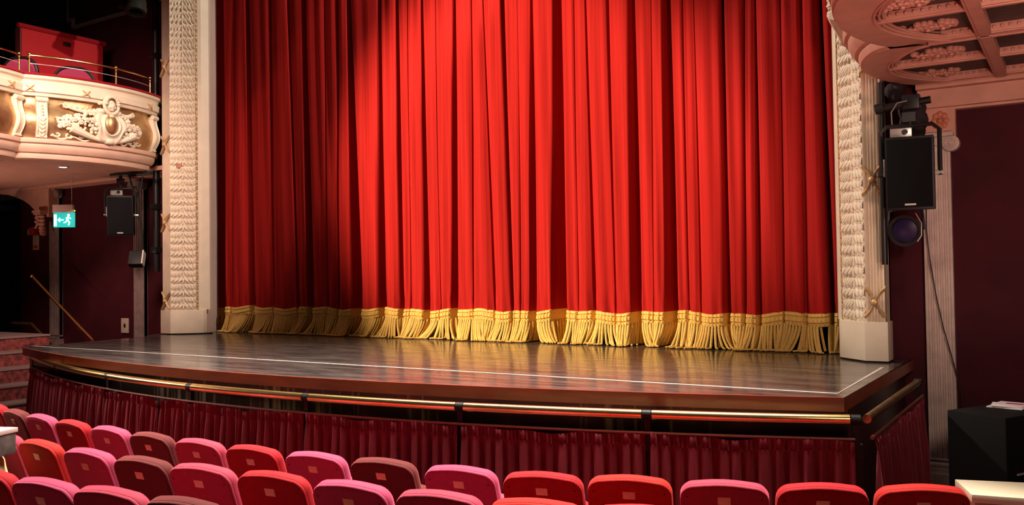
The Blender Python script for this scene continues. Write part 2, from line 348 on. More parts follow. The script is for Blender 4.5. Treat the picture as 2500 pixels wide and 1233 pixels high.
# dense smooth interpolation
def dense(P, k=4):
    n = len(P); u = np.arange(n); uu = np.linspace(0, n-1, (n-1)*k+1)
    out = np.stack([np.interp(uu, u, P[:, j]) for j in range(3)], 1)
    ker = np.array([1, 2, 3, 2, 1])/9; pad = np.pad(out[:, 2], 2, mode='edge'); out[:, 2] = np.convolve(pad, ker, 'valid'); return out
PD = dense(PT)
SPLIT = bp(1250, 745, 1, YC).x
def curtain_xy(row, z):
    t = (ztop-z)/(ztop-ZB); t = max(-.35, min(1.05, t))
    x = lerp(row[0], row[1], t); o_ = row[2]
    return x, YC+o_*(.75+.35*max(0, t))
def curtain(P, name_label, gate):
    root = empty('stage_curtain', (float(P[len(P)//2, 1]), YC+.1, ZS), name_label, 'curtain')
    rows = []
    for z in [ZB-.02, ZB+.03, 1.6, 1.75]+list(np.linspace(2, 7.0, 22)):
        r = []
        for i, q in enumerate(P):
            x, y = curtain_xy(q, z)
            y += .010*math.sin(x*31+z*1.3)*min(1, (7-z)/4)+(.010*math.sin(x*60+z*9) if z < 1.7 else 0)
            r.append(Vector((x, y, z+(0.0 if z > ZB+.1 else .012*math.sin(x*5.1)+.01*math.sin(x*13)))))
        rows.append(r)
    MB().grid(rows).build('curtain_cloth', velvet, root, angle=60)
    # braid heading
    def hz(x): return ZB+.012*math.sin(x*5.1)+.01*math.sin(x*13)
    rows = []
    for dz, off in ((0, .0), (-.004, .018), (-.028, .026), (-.035, .006), (-.045, .026), (-.080, .030), (-.088, .006), (-.098, .026), (-.118, .020), (-.122, 0)):
        rows.append([Vector((x, y-off+.008*math.sin(x*180)*(off > .02), hz(x)+dz)) for x, y in (curtain_xy(q, ZB) for q in P)])
    fh = MB().grid(rows).build('fringe_heading', gold_fr, root, angle=50)
    # bullion cords
    L = np.array([curtain_xy(q, ZB) for q in P]); sm = np.convolve(np.pad(L[:, 1], 6, mode='edge'), np.ones(13)/13, 'valid')
    L[:, 1] = L[:, 1]*.55+sm*.45
    seg = np.r_[0, np.cumsum(np.hypot(*(L[1:]-L[:-1]).T))]
    q = MB(); s = 0.0; k = 0
    while s < seg[-1]:
        x = np.interp(s, seg, L[:, 0]); y = np.interp(s, seg, L[:, 1])
        if gate(x):
            ph = x*6.1; sway = (-.075 if x < -6.3 else -.01)+.05*math.sin(ph)+.05*math.sin(x*15.3+1)+.012*rng.normal(); fwd = .05+.035*math.sin(x*9.7+2)+.012*rng.normal()
            z0 = hz(x)-.11; pts = []
            for t in (0, .2, .4, .6, .8, .93, 1.0):
                zz = lerp(z0, ZS+.014, min(1, t*1.04)); e = t**1.9
                pts.append((x+sway*e, y-.012-fwd*e-.01*math.sin(PI*t), zz))
            pts.append((pts[-1][0]+.03*(1 if sway > 0 else -1), pts[-1][1]-.045, ZS+.013))
            r0 = .0118
            if k % 2: q.tube([(x+.02, y+.022, z0), (x+.02+sway*.4, y+.012, (z0+ZS)/2), (x+.02+sway*.9, y-.005, ZS+.016)], r0, 5)
            q.tube(pts, [r0*.9, r0, r0*1.05, r0, r0*1.05, r0, r0, r0*.7], 5)
        s += .029; k += 1
    tag(q.build('bullion_cords', gold_fr, fh, angle=70), kind='stuff')
    return root
iL = [i for i in range(len(PD)) if PD[i, 1] <= SPLIT+.0]; iR = [i for i in range(len(PD)) if PD[i, 1] > SPLIT-.02]
gapx = bp(2020, 800, 1, YC).x
curtain(PD[iL], 'left half of the red velvet stage curtain with gold bullion fringe, beside the left column', lambda x: True)
curtain(PD[iR], 'right half of the red velvet stage curtain with gold bullion fringe, beside the right column', lambda x: not (bp(2004, 800, 1, YC).x < x < bp(2022, 800, 1, YC).x))
# ------------------------------------------------------------ stage
def sedge(x): return 4.70+.69*((x+5.62)/4.43)**2
xl, xr = -10.06, -1.175
st = empty('stage_platform', (-5.6, 6.5, 0), 'bowed dark stage floor with mahogany edge and white tape line, below the red curtain', 'stage')
xs = np.linspace(xl, xr, 60)
front = [(x, sedge(x)) for x in xs]
poly = front+[(-1.19, 7.94), (-1.36, 7.94), (-1.36, 9.4), (-10.3, 9.4), (-10.3, 7.94), (-10.7, 7.94), (-10.7, 7.6), (-10.25, 7.0)]
MB().prism(poly, 1.135, ZS).build('stage_deck', stagem, st, smooth=False)
rows = [[Vector((x, y-.012, z)) for x, y in front]+[Vector((xr+.012, 7.9, z))] for z in (1.066, 1.149)]
rows = [[Vector((-10.27, 7.0, r[0].z))]+r for r in rows]
rows += [[Vector((p.x, p.y+.03, p.z)) for p in rows[0]]]
rows = [rows[2], rows[0], rows[1], [Vector((p.x, p.y+.015, p.z+.0012)) for p in rows[1]]]
MB().grid(rows).build('mahogany_fascia', mahog, st, smooth=False)
body = [(x, sedge(x)+.07) for x in xs]+[(xr-.06, 7.9), (-10.2, 7.9)]
MB().prism(body, 0.0, 1.134).build('front_panel', scuff, st, smooth=False)
def strip(pts, w, z):
    q = MB(); rows = []
    for i, p in enumerate(pts):
        p = Vector(p); a = Vector(pts[max(i-1, 0)]); c = Vector(pts[min(i+1, len(pts)-1)]); t = (c-a).normalized(); n = Vector((-t.y, t.x))
        if 0 < i < len(pts)-1: n = n*1.3
        rows.append([Vector((*(p-n*w/2), z)), Vector((*(p+n*w/2), z)), Vector((*(p+n*w/2), z-.001)), Vector((*(p-n*w/2), z-.001))])
    q.grid(rows, True); return q
tl_ = bp(80, 845, 2, ZS); tr_ = bp(2045, 961, 2, ZS); t2_ = bp(2155, 897, 2, ZS)
strip([(tl_.x, tl_.y), (tr_.x, tr_.y), (t2_.x, t2_.y)], .028, ZS+.0018).build('tape_line', tape, st, smooth=False)
q = MB(); q.box((bp(395, 820, 2, ZS).x-1.2, 7.2, ZS+.012), (.0, .0, .0)); 
# thin joint line in the boards
a1 = bp(560, 812, 2, ZS); a2 = bp(2000, 875, 2, ZS)
strip([(a1.x, 7.95), (a2.x, 7.95)], .012, ZS+.0012).build('board_joint', black, st, smooth=False)
# ------------------------------------------------------------ brass rail round the pit
def redge(x): return 4.46+.80*((x+5.3)/4.2)**2
rl = empty('pit_rail', (-5.3, 4.5, .85), 'polished brass tube rail on black posts curving round the front of the stage', 'rail')
px_posts = [(40, 875), (130, 893), (268, 917), (467, 943), (750, 968), (1120, 992), (1573, 1012)]
px_x = [bp(x, y, 2, 1.05).x for x, y in px_posts]; px_x[0] = -9.93; px_x.append(-1.09)
def rp(x, z, off=0): return Vector((x, redge(x)-off, z))
px_x = sorted(px_x)
for i in range(len(px_x)-1):
    a, c = px_x[i]+.03, px_x[i+1]-.03
    MB().tube([rp(x, 1.045) for x in np.linspace(a, c, 14)], .030, 14).build('brass_tube', brass, rl)
    MB().tube([rp(x, .938, .022) for x in np.linspace(a-.03, c+.03, 14)], .009, 8).build('lower_bar', darkwood, rl)
XR = -1.04; YR2 = 7.2
MB().tube([(XR, 5.32, 1.045), (XR, 6.55, 1.045)], .026, 14).build('brass_tube', oldbrass, rl)
MB().tube([(XR, 6.55, 1.045), (XR, YR2, 1.045)], .026, 14).build('brass_tube', oldbrass, rl)
MB().tube([(XR+.03, 5.3, .945), (XR+.03, YR2, .945)], .012, 8).build('lower_bar', darkwood, rl)
for x in px_x+['r']:
    q = MB()
    if x == 'r': c = Vector((XR, YR2, 0)); ang = 0
    else: c = rp(x, 0); ang = math.atan2(redge(x+.01)-redge(x-.01), .02)
    q.box((c.x, c.y+.005, .95), (.038, .03, .24), ang)
    q.tube([(c.x-.026*math.cos(ang), c.y-.026*math.sin(ang), 1.045), (c.x+.026*math.cos(ang), c.y+.026*math.sin(ang), 1.045)], .030, 12)
    q.box((c.x, c.y+.05, .45), (.05, .05, .9), ang)
    q.build('black_post', black, rl)
# ------------------------------------------------------------ gathered skirts hung under the rail
def skirt(path, z0, label, seed):
    r_ = np.random.default_rng(seed)
    P = [Vector(p) for p in path]; Ls = [0]
    for i in range(1, len(P)): Ls.append(Ls[-1]+(P[i]-P[i-1]).length)
    tot = Ls[-1]; N = int(tot/.008)+2
    o_ = empty('pleated_skirt', (P[len(P)//2].x, P[len(P)//2].y, 0), label, 'curtain', None)
    ph = np.cumsum(r_.uniform(.6, 1.5, N)); ph = ph*(2*PI*tot/.080/ph[-1])
    ph2 = np.cumsum(r_.uniform(.4, 1.6, N)); ph2 = ph2*(2*PI*tot/.21/ph2[-1])
    sag = r_.uniform(-1, 1, 3)
    def make(zs, amps, fine):
        rows = []
        for z, am in zip(zs, amps):
            r = []
            for i in range(N):
                s = tot*i/(N-1); x = float(np.interp(s, Ls, [p.x for p in P])); y = float(np.interp(s, Ls, [p.y for p in P]))
                k = min(len(P)-2, max(0, int(np.searchsorted(Ls, s))-1)); t = (P[k+1]-P[k]).normalized(); n = Vector((t.y, -t.x, 0))
                top = z0+.008*math.sin(s*7+sag[0]*3)+.006*math.sin(s*19+sag[1]*3)
                o2 = am*math.sin(ph[i])+am*.35*math.sin(2*ph[i]+1)+am*.5*math.sin(ph2[i]+(1-z)*1.5)+(.006*math.sin(s*2*PI/.026) if fine else 0)
                o2 += .012*math.sin(PI*min(1, max(0, s/tot)))*0
                r.append(Vector((x+n.x*(o2+.03+.02*(1-z)), y+n.y*(o2+.03+.02*(1-z)), top*z+.02*(1-z))))
            rows.append(r)
        return rows
    MB().grid(make([1.0, .985, .95, .93], [.004, .010, .008, .003], True)).build('gathered_heading', skirt_m, o_, angle=80)
    MB().grid(make([.93, .88, .80, .68, .5, .3, 0], [.006, .012, .018, .024, .029, .033, .035], False)).build('pleated_cloth', skirt_m, o_, angle=80)
    return o_
cuts = [-9.93, px_x[1], px_x[2], bp(395, 990, 2, .87).x, px_x[3], px_x[4], px_x[5], px_x[6], -1.09]
labs = ['short maroon pleated skirt at the far left end of the rail',
        'maroon pleated skirt under the second brass rail section from the left',
        'maroon pleated skirt hanging left of the narrow panel, behind the far left pink seats',
        'narrow maroon pleated skirt panel just left of the fourth rail post',
        'maroon pleated skirt between the fourth and fifth rail posts from the left',
        'maroon pleated skirt between the fifth and sixth rail posts from the left',
        'wide maroon pleated skirt between the sixth and seventh rail posts from the left',
        'widest maroon pleated skirt, ending at the front right corner of the stage']
for i in range(8):
    a, c = cuts[i]+(.02 if i else 0), cuts[i+1]-.012
    skirt([(x, redge(x)+.005, 0) for x in np.linspace(a, c, 12)], .922+.006*(i % 2), labs[i], 11+i)
o_ = skirt([(XR+.01, y, 0) for y in np.linspace(5.36, 7.2, 6)], .925, 'maroon pleated skirt running back along the right side of the stage', 41)
# ------------------------------------------------------------ stalls seats
def outline(w, h, r, taper=0.0, n=6):
    pts = [(-w/2-taper, -h)]
    for k in range(n+1):
        a = PI-PI/2*k/n; pts.append((-w/2+r+r*math.cos(a), -r+r*math.sin(a)))
    crown = .012 if r < .1 else 0
    for k in range(1, 6): t = k/6; pts.append((lerp(-w/2+r, w/2-r, t), crown*math.sin(PI*t)))
    for k in range(n+1):
        a = PI/2-PI/2*k/n; pts.append((w/2-r+r*math.cos(a), -r+r*math.sin(a)))
    pts.append((w/2+taper, -h)); return pts
def slab(pts, y0, y1, bev, sec=None):
    """rounded slab, outline in x/z, thickness along y"""
    cx = sum(p[0] for p in pts)/len(pts); n = len(pts); rows = []
    zc = -.25
    def ins(d, y):
        r = []
        for x, z in pts:
            v = Vector((x-0, z-zc)); l = v.length; r.append(Vector((x-v.x/l*d, y, z-v.y/l*d)))
        return r
    st_ = [(bev*2.2, y0), (bev*.9, y0+bev*.12), (bev*.3, y0+bev*.45), (0, y0+bev), (0, y1-bev), (bev*.3, y1-bev*.45), (bev*.9, y1-bev*.12), (bev*2.2, y1)]
    rows = [ins(d, y) for d, y in (sec or st_)]
    q = MB(); q.grid(rows, True); q.f.append(tuple(range(n))); q.f.append(tuple(len(q.v)-n+k for k in range(n))[::-1]); return q
SW = .425; REC = math.radians(19)
def make_seat(cname):
    root = empty('theatre_seat', (0, 0, 0), 'x', 'seat', local=True); m_ = SEATM[cname]
    R = Matrix.Rotation(REC, 3, 'X')  # recline: top towards -Y
    def place(q, off=(0, 0, 0)):
        q.v = [tuple((R @ Vector(v))+Vector((0, 0, .87))+Vector(off)) for v in q.v]; return q
    H = .50
    bpn = place(slab(outline(SW, H, .072, .004), 0, 0, 0, [(.03, -.0135), (.008, -.0125), (.003, -.010), (0, -.004), (0, .003), (.001, .005), (.004, .006)])).build('back_panel', m_, root, angle=50)
    place(slab(outline(SW, H, .072, .004), 0, 0, 0, [(.004, .0055), (.0005, .0065), (-.001, .010), (-.001, .036), (.004, .050), (.015, .062), (.04, .069)])).build('backrest_cushion', m_, root, angle=50)
    pl = MB(); pl.box((0, -.0135, -.075), (.062, .005, .042)); place(pl).build('number_plate', tanp, bpn, bevel=.0015)
    q = MB()
    for sx in (-1, 1): q.tube([R @ Vector((sx*(SW/2-.035), -.010, -.06))+Vector((0, 0, .87)), R @ Vector((sx*(SW/2-.035), -.014, -.06))+Vector((0, 0, .87))], .0045, 8)
    q.build('upholstery_button', black, bpn)
    # tipped-up seat pan on the far side
    q = slab(outline(SW-.02, .42, .06), 0, .085, .022); R2 = Matrix.Rotation(math.radians(9), 3, 'X')
    q.v = [tuple(R2 @ Vector(v)+Vector((0.012, .20, .69))) for v in q.v]
    q.build('seat_cushion', m_, root, angle=50)
    # arm standard, its wooden arm pad and black bracket on the right hand side
    q = MB(); q.box((SW/2+.012, .10, .29), (.018, .22, .56)); q.box((SW/2+.010, .10, .012), (.03, .30, .02)); q.box((SW/2+.008, .06, .53), (.022, .09, .09))
    q.build('arm_standard', blackm, root, bevel=.006)
    q = MB(); q.box((SW/2+.012, .16, .588), (.03, .28, .028)); q.build('armrest', tanwood, root, bevel=.008)
    q = MB(); q.box((0, .12, .33), (SW+.02, .03, .05)); q.build('crossbar', blackm, root, bevel=.004)
    return root
protos = {}
def seat(x, y, zt, rz, cname, label, group):
    if cname not in protos: protos[cname] = o = make_seat(cname)
    else: o = copy_tree(protos[cname])
    o.location = (x-.012+(.0105 if x < -2.3 else .021)*(x+2.3), y-.005, zt-.90); o.rotation_euler = (0, 0, rz); o['label'] = label; o['group'] = group; o['category'] = 'seat'
    return o
CN = {'pink': 'pink', 'rose': 'deep pink', 'red': 'scarlet', 'orange': 'orange-red', 'maroon': 'dark maroon'}
row1 = [(-7.60, 3.86, 'red'), (-7.13, 3.77, 'maroon'), (-6.69, 3.725, 'pink'), (-6.20, 3.68, 'red'), (-5.70, 3.655, 'pink'), (-5.215, 3.64, 'maroon'), (-4.73, 3.645, 'rose'), (-4.25, 3.665, 'red'),
        (-3.765, 3.705, 'pink'), (-3.30, 3.765, 'maroon'), (-2.805, 3.82, 'pink'), (-2.345, 3.91, 'red'), (-1.93, 4.06, 'orange'), (-1.49, 4.19, 'rose'), (-1.07, 4.36, 'red'), (-.665, 4.56, 'orange')]
lab1 = ['scarlet front-row seat cut off at the left edge of the view',
 'dark maroon front-row seat, the leftmost maroon one', 'pink front-row seat between the leftmost maroon seat and a scarlet seat', 'scarlet front-row seat near the left end, between two pink seats',
 'pink front-row seat with scarlet seat on its left, maroon seat on its right', 'dark maroon front-row seat before the narrow skirt panel, second maroon from left',
 'deep pink front-row seat between a maroon seat and a scarlet seat, left of centre', 'scarlet front-row seat left of centre, between a deep pink and a pink seat',
 'pink front-row seat at the centre left, a scarlet seat on its left', 'dark maroon front-row seat near the centre, the rightmost maroon one', 'pink front-row seat right of the last maroon seat, small dark button holes on its back',
 'scarlet front-row seat immediately right of the last light pink seat', 'orange-red front-row seat right of centre, between scarlet and deep pink seats', 'deep pink front-row seat near the right end, between orange-red and scarlet seats',
 'scarlet front-row seat, second from the right end', 'orange-red seat at the right end of the front row, beside the cream ledge']
row2 = [(-5.72, 2.935, 'rose'), (-5.24, 2.905, 'orange'), (-4.72, 2.89, 'pink'), (-4.245, 2.905, 'maroon'), (-3.80, 2.94, 'rose'), (-3.345, 3.0, 'red'), (-2.87, 3.045, 'pink'), (-2.40, 3.10, 'rose'), (-1.955, 3.19, 'orange'), (-1.53, 3.32, 'red')]
lab2 = ['deep pink second-row seat partly behind the grey case at the left edge', 'orange-red second-row seat at the left, right of the grey case', 'light pink second-row seat between orange-red and maroon seats',
 'dark maroon seat in the second row, the only maroon one there', 'deep pink second-row seat right of the maroon seat', 'scarlet second-row seat left of centre, its back bright at the top corner',
 'light pink second-row seat right of the large scarlet seat', 'deep pink second-row seat cut by the bottom edge near the centre', 'orange-red second-row seat just showing at the bottom edge', 'scarlet second-row seat barely showing at the bottom edge, rightmost of its row']
row3 = [(-4.44, 2.20, 'red'), (-3.985, 2.225, 'pink'), (-3.565, 2.275, 'rose'), (-3.12, 2.32, 'maroon')]
lab3 = ['scarlet third-row seat cut off at the bottom left corner', 'pink third-row seat at the bottom left with a dark number plate', 'deep pink third-row seat at the bottom left with a long number plate', 'dark maroon third-row seat just showing at the bottom edge']
for rw, lb, zt, grp in ((row1, lab1, .88, 'front row of stalls seats'), (row2, lab2, .95, 'second row of stalls seats'), (row3, lab3, 1.0, 'third row of stalls seats')):
    for i, (x, y, cn) in enumerate(rw):
        a = rw[max(0, i-1)]; c = rw[min(len(rw)-1, i+1)]
        seat(x, y, zt, math.atan2(c[1]-a[1], c[0]-a[0]), cn, lb[i], grp)
for o in list(protos.values()): pass
# ------------------------------------------------------------ opera boxes
def box_curve(X0, amp, Y0, Y1, side, n=40, e=.6):
    """plan curve of a box front; side=+1 right boxes (front faces -X), -1 left boxes (faces +X)"""
    pts = []
    for i in range(n+1):
        t = i/n; pts.append(Vector((X0-side*amp*max(0, math.sin(PI*t))**e, lerp(Y0, Y1, t), 0)))
    return pts
def normals(pts, side):
    out = []
    for i in range(len(pts)):
        t = (pts[min(i+1, len(pts)-1)]-pts[max(i-1, 0)]).normalized(); n = Vector((-t.y, t.x, 0))
        if n.x*(-side) < 0: n = -n
        # temper the steep end normals
        out.append(Vector((n.x, n.y*.75, 0)).normalized())
    return out
def sweep(pts, nor, prof):
    return [[p+n*o_+Vector((0, 0, z)) for p, n in zip(pts, nor)] for o_, z in prof]
LOW = [(-.02, 3.37), (.0, 3.37), (.03, 3.385), (.045, 3.42), (.045, 3.445), (.07, 3.455), (.10, 3.49), (.115, 3.53), (.115, 3.55), (.14, 3.565), (.15, 3.59), (.15, 3.615), (.10, 3.62)]
PAN = [(.132+.034*math.sin((z_-3.66)*2*PI/.5-.6), z_) for z_ in [3.62+.51*k/16 for k in range(17)]]
TOPP = [(.11, 4.12), (.155, 4.125), (.165, 4.16), (.19, 4.17), (.195, 4.25), (.17, 4.27), (.18, 4.31), (.21, 4.33), (.215, 4.365), (-.12, 4.365), (-.12, 3.9)]
def panel_off(z): return float(np.interp(z, [p[1] for p in PAN], [p[0] for p in PAN]))
def opera_box(side, X0, amp, Y0, Y1, label, ornate=True, k_=1.0):
    LOW_, PAN_, TOP_ = [[(o_*k_, z) for o_, z in P_] for P_ in (LOW, PAN, TOPP)]
    pts = box_curve(X0, amp, Y0, Y1, side); nor = normals(pts, side)
    root = empty('opera_box', (X0+side*.6, (Y0+Y1)/2, 3.37), label, 'theatre box')
    MB().grid(sweep(pts, nor, LOW_)).build('lower_moulding', peach if side < 0 else salmon_c, root, angle=25)
    MB().grid(sweep(pts, nor, PAN_)).build('gilded_panel', gold, root)
    MB().grid(sweep(pts, nor, TOP_)).build('parapet_cornice', cream, root, angle=25)
    MB().grid(sweep(pts, nor, [(.225*k_, 4.366), (.232*k_, 4.378), (.225*k_, 4.39), (-.10, 4.392), (-.13, 4.366)])).build('velvet_ledge', SEATM['red'], root)
    # floor of the box
    back = X0+side*1.45
    fl = [(p.x+side*.02, p.y) for p in pts]+[(back, Y1), (back, Y0)]
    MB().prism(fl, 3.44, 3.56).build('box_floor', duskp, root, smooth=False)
    def S_(s, z, out=0):   # point on front surface
        k = s*(len(pts)-1); i = min(len(pts)-2, int(k)); f = k-i
        p = pts[i].lerp(pts[i+1], f); n = nor[i].lerp(nor[i+1], f).normalized()
        return p+n*(panel_off(z)*k_+out*(1 if k_ == 1 else .5))+Vector((0, 0, z)), n
    if ornate: ornaments(S_, root)
    return root, pts, nor
salmon_c = salmon
def ornaments(S_, root, full=True):
    # console brackets (S-scroll strips)
    def console(s, w, leaf=True):
        q = MB(); rows = []
        for z, o_ in [(z_, float(np.interp(z_, [3.62, 3.68, 3.76, 3.84, 3.90, 3.97, 4.05, 4.09], [.02, .03, .035, .04, .05, .06, .07, .085]))+.012*math.sin((z_-3.62)*13)) for z_ in np.linspace(3.62, 4.09, 18)]:
            p, n = S_(s, z, o_); t = Vector((-n.y, n.x, 0))
            rows.append([p-t*w/2-n*o_*1.2, p-t*w/2, p-t*w*.38+n*.006, p-t*w*.34-n*.008, p+t*w*.34-n*.008, p+t*w*.38+n*.006, p+t*w/2, p+t*w/2-n*o_*1.2])
        q.grid(rows); p, n = S_(s, 4.085, .06); t = Vector((-n.y, n.x, 0))
        q.tube([p-t*w*.56, p+t*w*.56], .032, 12)
        p, n = S_(s, 3.64, .03); q.tube([p-t*w*.5, p+t*w*.5], .018, 8)
        q.build('scroll_console', cream, root, angle=30)
        if leaf:
            q = MB()
            for k in range(5):
                for sx in (-1, 1):
                    z = 3.66+.045*k; p, n = S_(s, z, .045); t = Vector((-n.y, n.x, 0))
                    R = frame(n) @ Matrix.Rotation(-sx*.55, 3, 'Z'); q.blob(p+t*sx*w*.17, (.010, .030, .012), R, 8, 5)
            for k in range(4):
                p, n = S_(s, 3.90+.038*k, .06); q.blob(p, (.013, .017, .013), frame(n), 8, 5)
            q.build('console_leaf', cream, root)
    console(.115, .12); console(.935, .11, False)
    s0 = .520; W_ = lambda ds, z, out: S_(s0+ds, z, out)
    # cartouche frame: broad hollow-moulded oval shield
    q = MB(); rows = []
    for f_, o_ in ((.60, .040), (.62, .085), (.70, .092), (.78, .070), (.95, .066), (1.10, .088), (1.22, .086), (1.30, .05), (1.30, .0)):
        r = []
        for k in range(36):
            a = 2*PI*k/36; wv = 1+(.07*math.sin(5*a+.6) if f_ > 1 else 0)-(.10*max(0, math.sin(a))**4 if f_ > .8 else 0)
            p, n = W_(.080*f_*wv*math.cos(a), 3.850+.190*f_*wv*math.sin(a), o_); r.append(p)
        rows.append(r)
    q.grid(rows, True)
    for sx in (-1, 1):
        p, n = W_(sx*.062, 4.02, .075); q.blob(p, (.055, .04, .04), frame(n)); p, n = W_(sx*.085, 4.0, .06); q.tube([p-n*.03, p+n*.03], .028, 10)
    p, n = W_(0, 3.65, .055); q.blob(p, (.085, .045, .045), frame(n))
    cf = q.build('cartouche_frame', cream, root, angle=60)
    p, n = W_(0, 3.86, .035); MB().blob(p, (.100, .135, .060), frame(n), 24, 14).build('cartouche_boss', gold, cf)
    # cherub head in a shell hood
    h = empty_part('cherub_head', root); 
    q = MB(); p, n = W_(0, 4.10, .10); R = frame(n)
    L = lambda x, y, z: p+R @ Vector((x, y, z))
    q.blob(L(0, 0, 0), (.062, .078, .062), R, 16, 12); q.blob(L(0, -.008, .060), (.012, .018, .016), R, 8, 6)
    for sx in (-1, 1):
        q.blob(L(sx*.024, .012, .050), (.012, .008, .008), R, 8, 6); q.blob(L(sx*.032, -.022, .042), (.022, .020, .016), R, 8, 6); q.blob(L(sx*.024, .026, .052), (.018, .005, .008), R, 8, 4)
        q.blob(L(sx*.062, -.004, .0), (.010, .018, .012), R, 8, 4)
    q.blob(L(0, -.034, .054), (.018, .006, .008), R, 8, 4); q.blob(L(0, -.056, .042), (.018, .014, .014), R, 8, 4)
    face = q
    q = MB(); pp = [L(.098*math.cos(a), .012+.115*math.sin(a), .02) for a in np.linspace(0, 2*PI, 25)]
    q.tube(pp, .022, 8, False)
    for k in range(9):
        a = PI*k/8; q.blob(L(.085*math.cos(a), .02+.09*math.sin(a), .045), (.022, .022, .02), R, 8, 5)
    q.blob(L(-.13, .02, 0), (.05, .025, .02), R @ Matrix.Rotation(.4, 3, 'Z')); q.blob(L(0, -.135, .03), (.04, .018, .02), R)
    face.build('cherub_face', cream, q.build('cherub_hood', cream, root))
    # wings / leafy scrolls
    for sx, ln in ((-1, 1.0), (1, .62)):
        q = MB(); pp = []; rr = []
        for k in range(14):
            t = k/13; p, n = W_(sx*(.06+.21*ln*t), 4.02-.035*math.sin(t*PI)+.01*t, .045); pp.append(p); rr.append(.034*(1-.55*t))
        q.tube(pp, rr, 8)
        for k in range(7):
            t = k/6; p, n = W_(sx*(.08+.17*ln*t), 4.035-.03*math.sin(t*PI), .055); q.blob(p, (.035, .018, .016), frame(n) @ Matrix.Rotation(-sx*.8, 3, 'Z'), 8, 5)
        c, n = W_(sx*(.06+.215*ln), 4.05, .05); R3 = frame(n); sp = []
        for k in range(14):
            a = k*.42; r = .042*(1-k/18); sp.append(c+R3 @ Vector((-sx*r*math.cos(a)*1.0, r*math.sin(a)*-1, 0)))
        q.tube(sp, .013, 6)
        q.build('wing_scroll', cream, root)
    # fruit and flower clusters spilling from cornucopias
    rr_ = np.random.default_rng(5)
    for sx, ln in ((-1, 1.0), (1, .62)):
        q = MB()
        for k in range(130):
            t = rr_.uniform(0, 1)**.8; u = .10+.23*ln*t; zc = 3.86-.04*t; w = .135*(1-.55*t)
            z = zc+rr_.uniform(-w, w); p, n = W_(sx*u, z, .03+.035*(1-t)*rr_.uniform(.3, 1)); r = rr_.uniform(.012, .030); q.blob(p, (r, r, r*.8), frame(n), 7, 5)
        for k in range(5):
            t = k/4.5; p, n = W_(sx*(.13+.16*ln*t), 3.88+.05*math.sin(k*3)-.05*t, .075); R3 = frame(n)
            for j in range(6):
                a = j*PI/3; q.blob(p+R3 @ Vector((.021*math.cos(a), .021*math.sin(a), 0)), (.013, .013, .009), R3, 7, 4)
            q.blob(p+n*.008, .011, None, 7, 4)
        q.build('flower_cluster', cream, root)
        q = MB(); pp = []; rr = []
        for k in range(12):
            t = k/11; p, n = W_(sx*(.05+.20*ln*t), 3.655+.11*t**1.4, .045); pp.append(p); rr.append(.020+.040*t)
        q.tube(pp, rr, 10); q.build('cornucopia', cream, root)
        q = MB()
        for j in range(4):
            c, n = W_(sx*(.10+.075*ln*j), 3.665+.012*(j % 2), .03); R3 = frame(n); sp = []
            for k in range(13):
                a = k*.45+j; r = .040*(1-k/17); sp.append(c+R3 @ Vector((-sx*r*math.cos(a)*1.3, r*math.sin(a)*.8, 0)))
            q.tube(sp, [.012]*len(sp), 6)
        p0 = [W_(sx*(.06+.30*ln*t), 3.645+.018*math.sin(t*14), .028)[0] for t in np.linspace(0, 1, 20)]
        q.tube(p0, .012, 6)
        q.build('leaf_scroll', cream, root)
    # small gilt ribbons on the cornice
    for s in (.06, .36, .86):
        q = MB(); p, n = S_(s, 4.13, .095); R3 = frame(n); p = p+Vector((0, 0, .08))
        for sg in (-1, 1): q.tube([p+R3 @ Vector((-.045, -.035*sg, 0)), p+R3 @ Vector((0, 0, .016)), p+R3 @ Vector((.045, .035*sg, 0))], .008, 6)
        q.build('ribbon_tie', gilt, root)
def empty_part(*a): return None
LB, ptsL, norL = opera_box(-1, -10.78, .30, 5.68, 7.46, 'ornate cream and gold box front with cherub cartouche, next to the left carved column')
LB2, ptsL2, norL2 = opera_box(-1, -10.80, .26, 3.9, 5.66, 'ornate cream and gold box front cut off by the left edge of the view')
# extra soffit under left boxes
for root, pts in ((LB, ptsL), (LB2, ptsL2)):
    poly = [(p.x-.0, p.y) for p in pts]+[(-15.6, pts[-1].y+.04), (-15.6, pts[0].y-.02)]
    MB().prism(poly, 3.372, 3.43).build('soffit', salmon, root, smooth=False)
dl = bp(154, 407, 2, 3.37)
d_ = empty('recessed_downlight', (dl.x, dl.y, 3.37), 'small bright round downlight under the left box', 'light')
MB().lathe([(.0, -.004), (.045, -.004), (.06, -.010), (.07, -.004), (.07, .002)], (dl.x, dl.y, 3.370)).build('trim_ring', steel, d_)
MB().lathe([(0, -.009), (.043, -.009), (.043, -.004)], (dl.x, dl.y, 3.370)).build('lamp_lens', mat('lamp_glow', (1, 1, 1), emit=(1, .93, .8), es=14), d_)
spot('downlight_beam', (dl.x, dl.y, 3.35), (dl.x, dl.y, 0), 12, 110, .8, (1, .85, .65), .04)
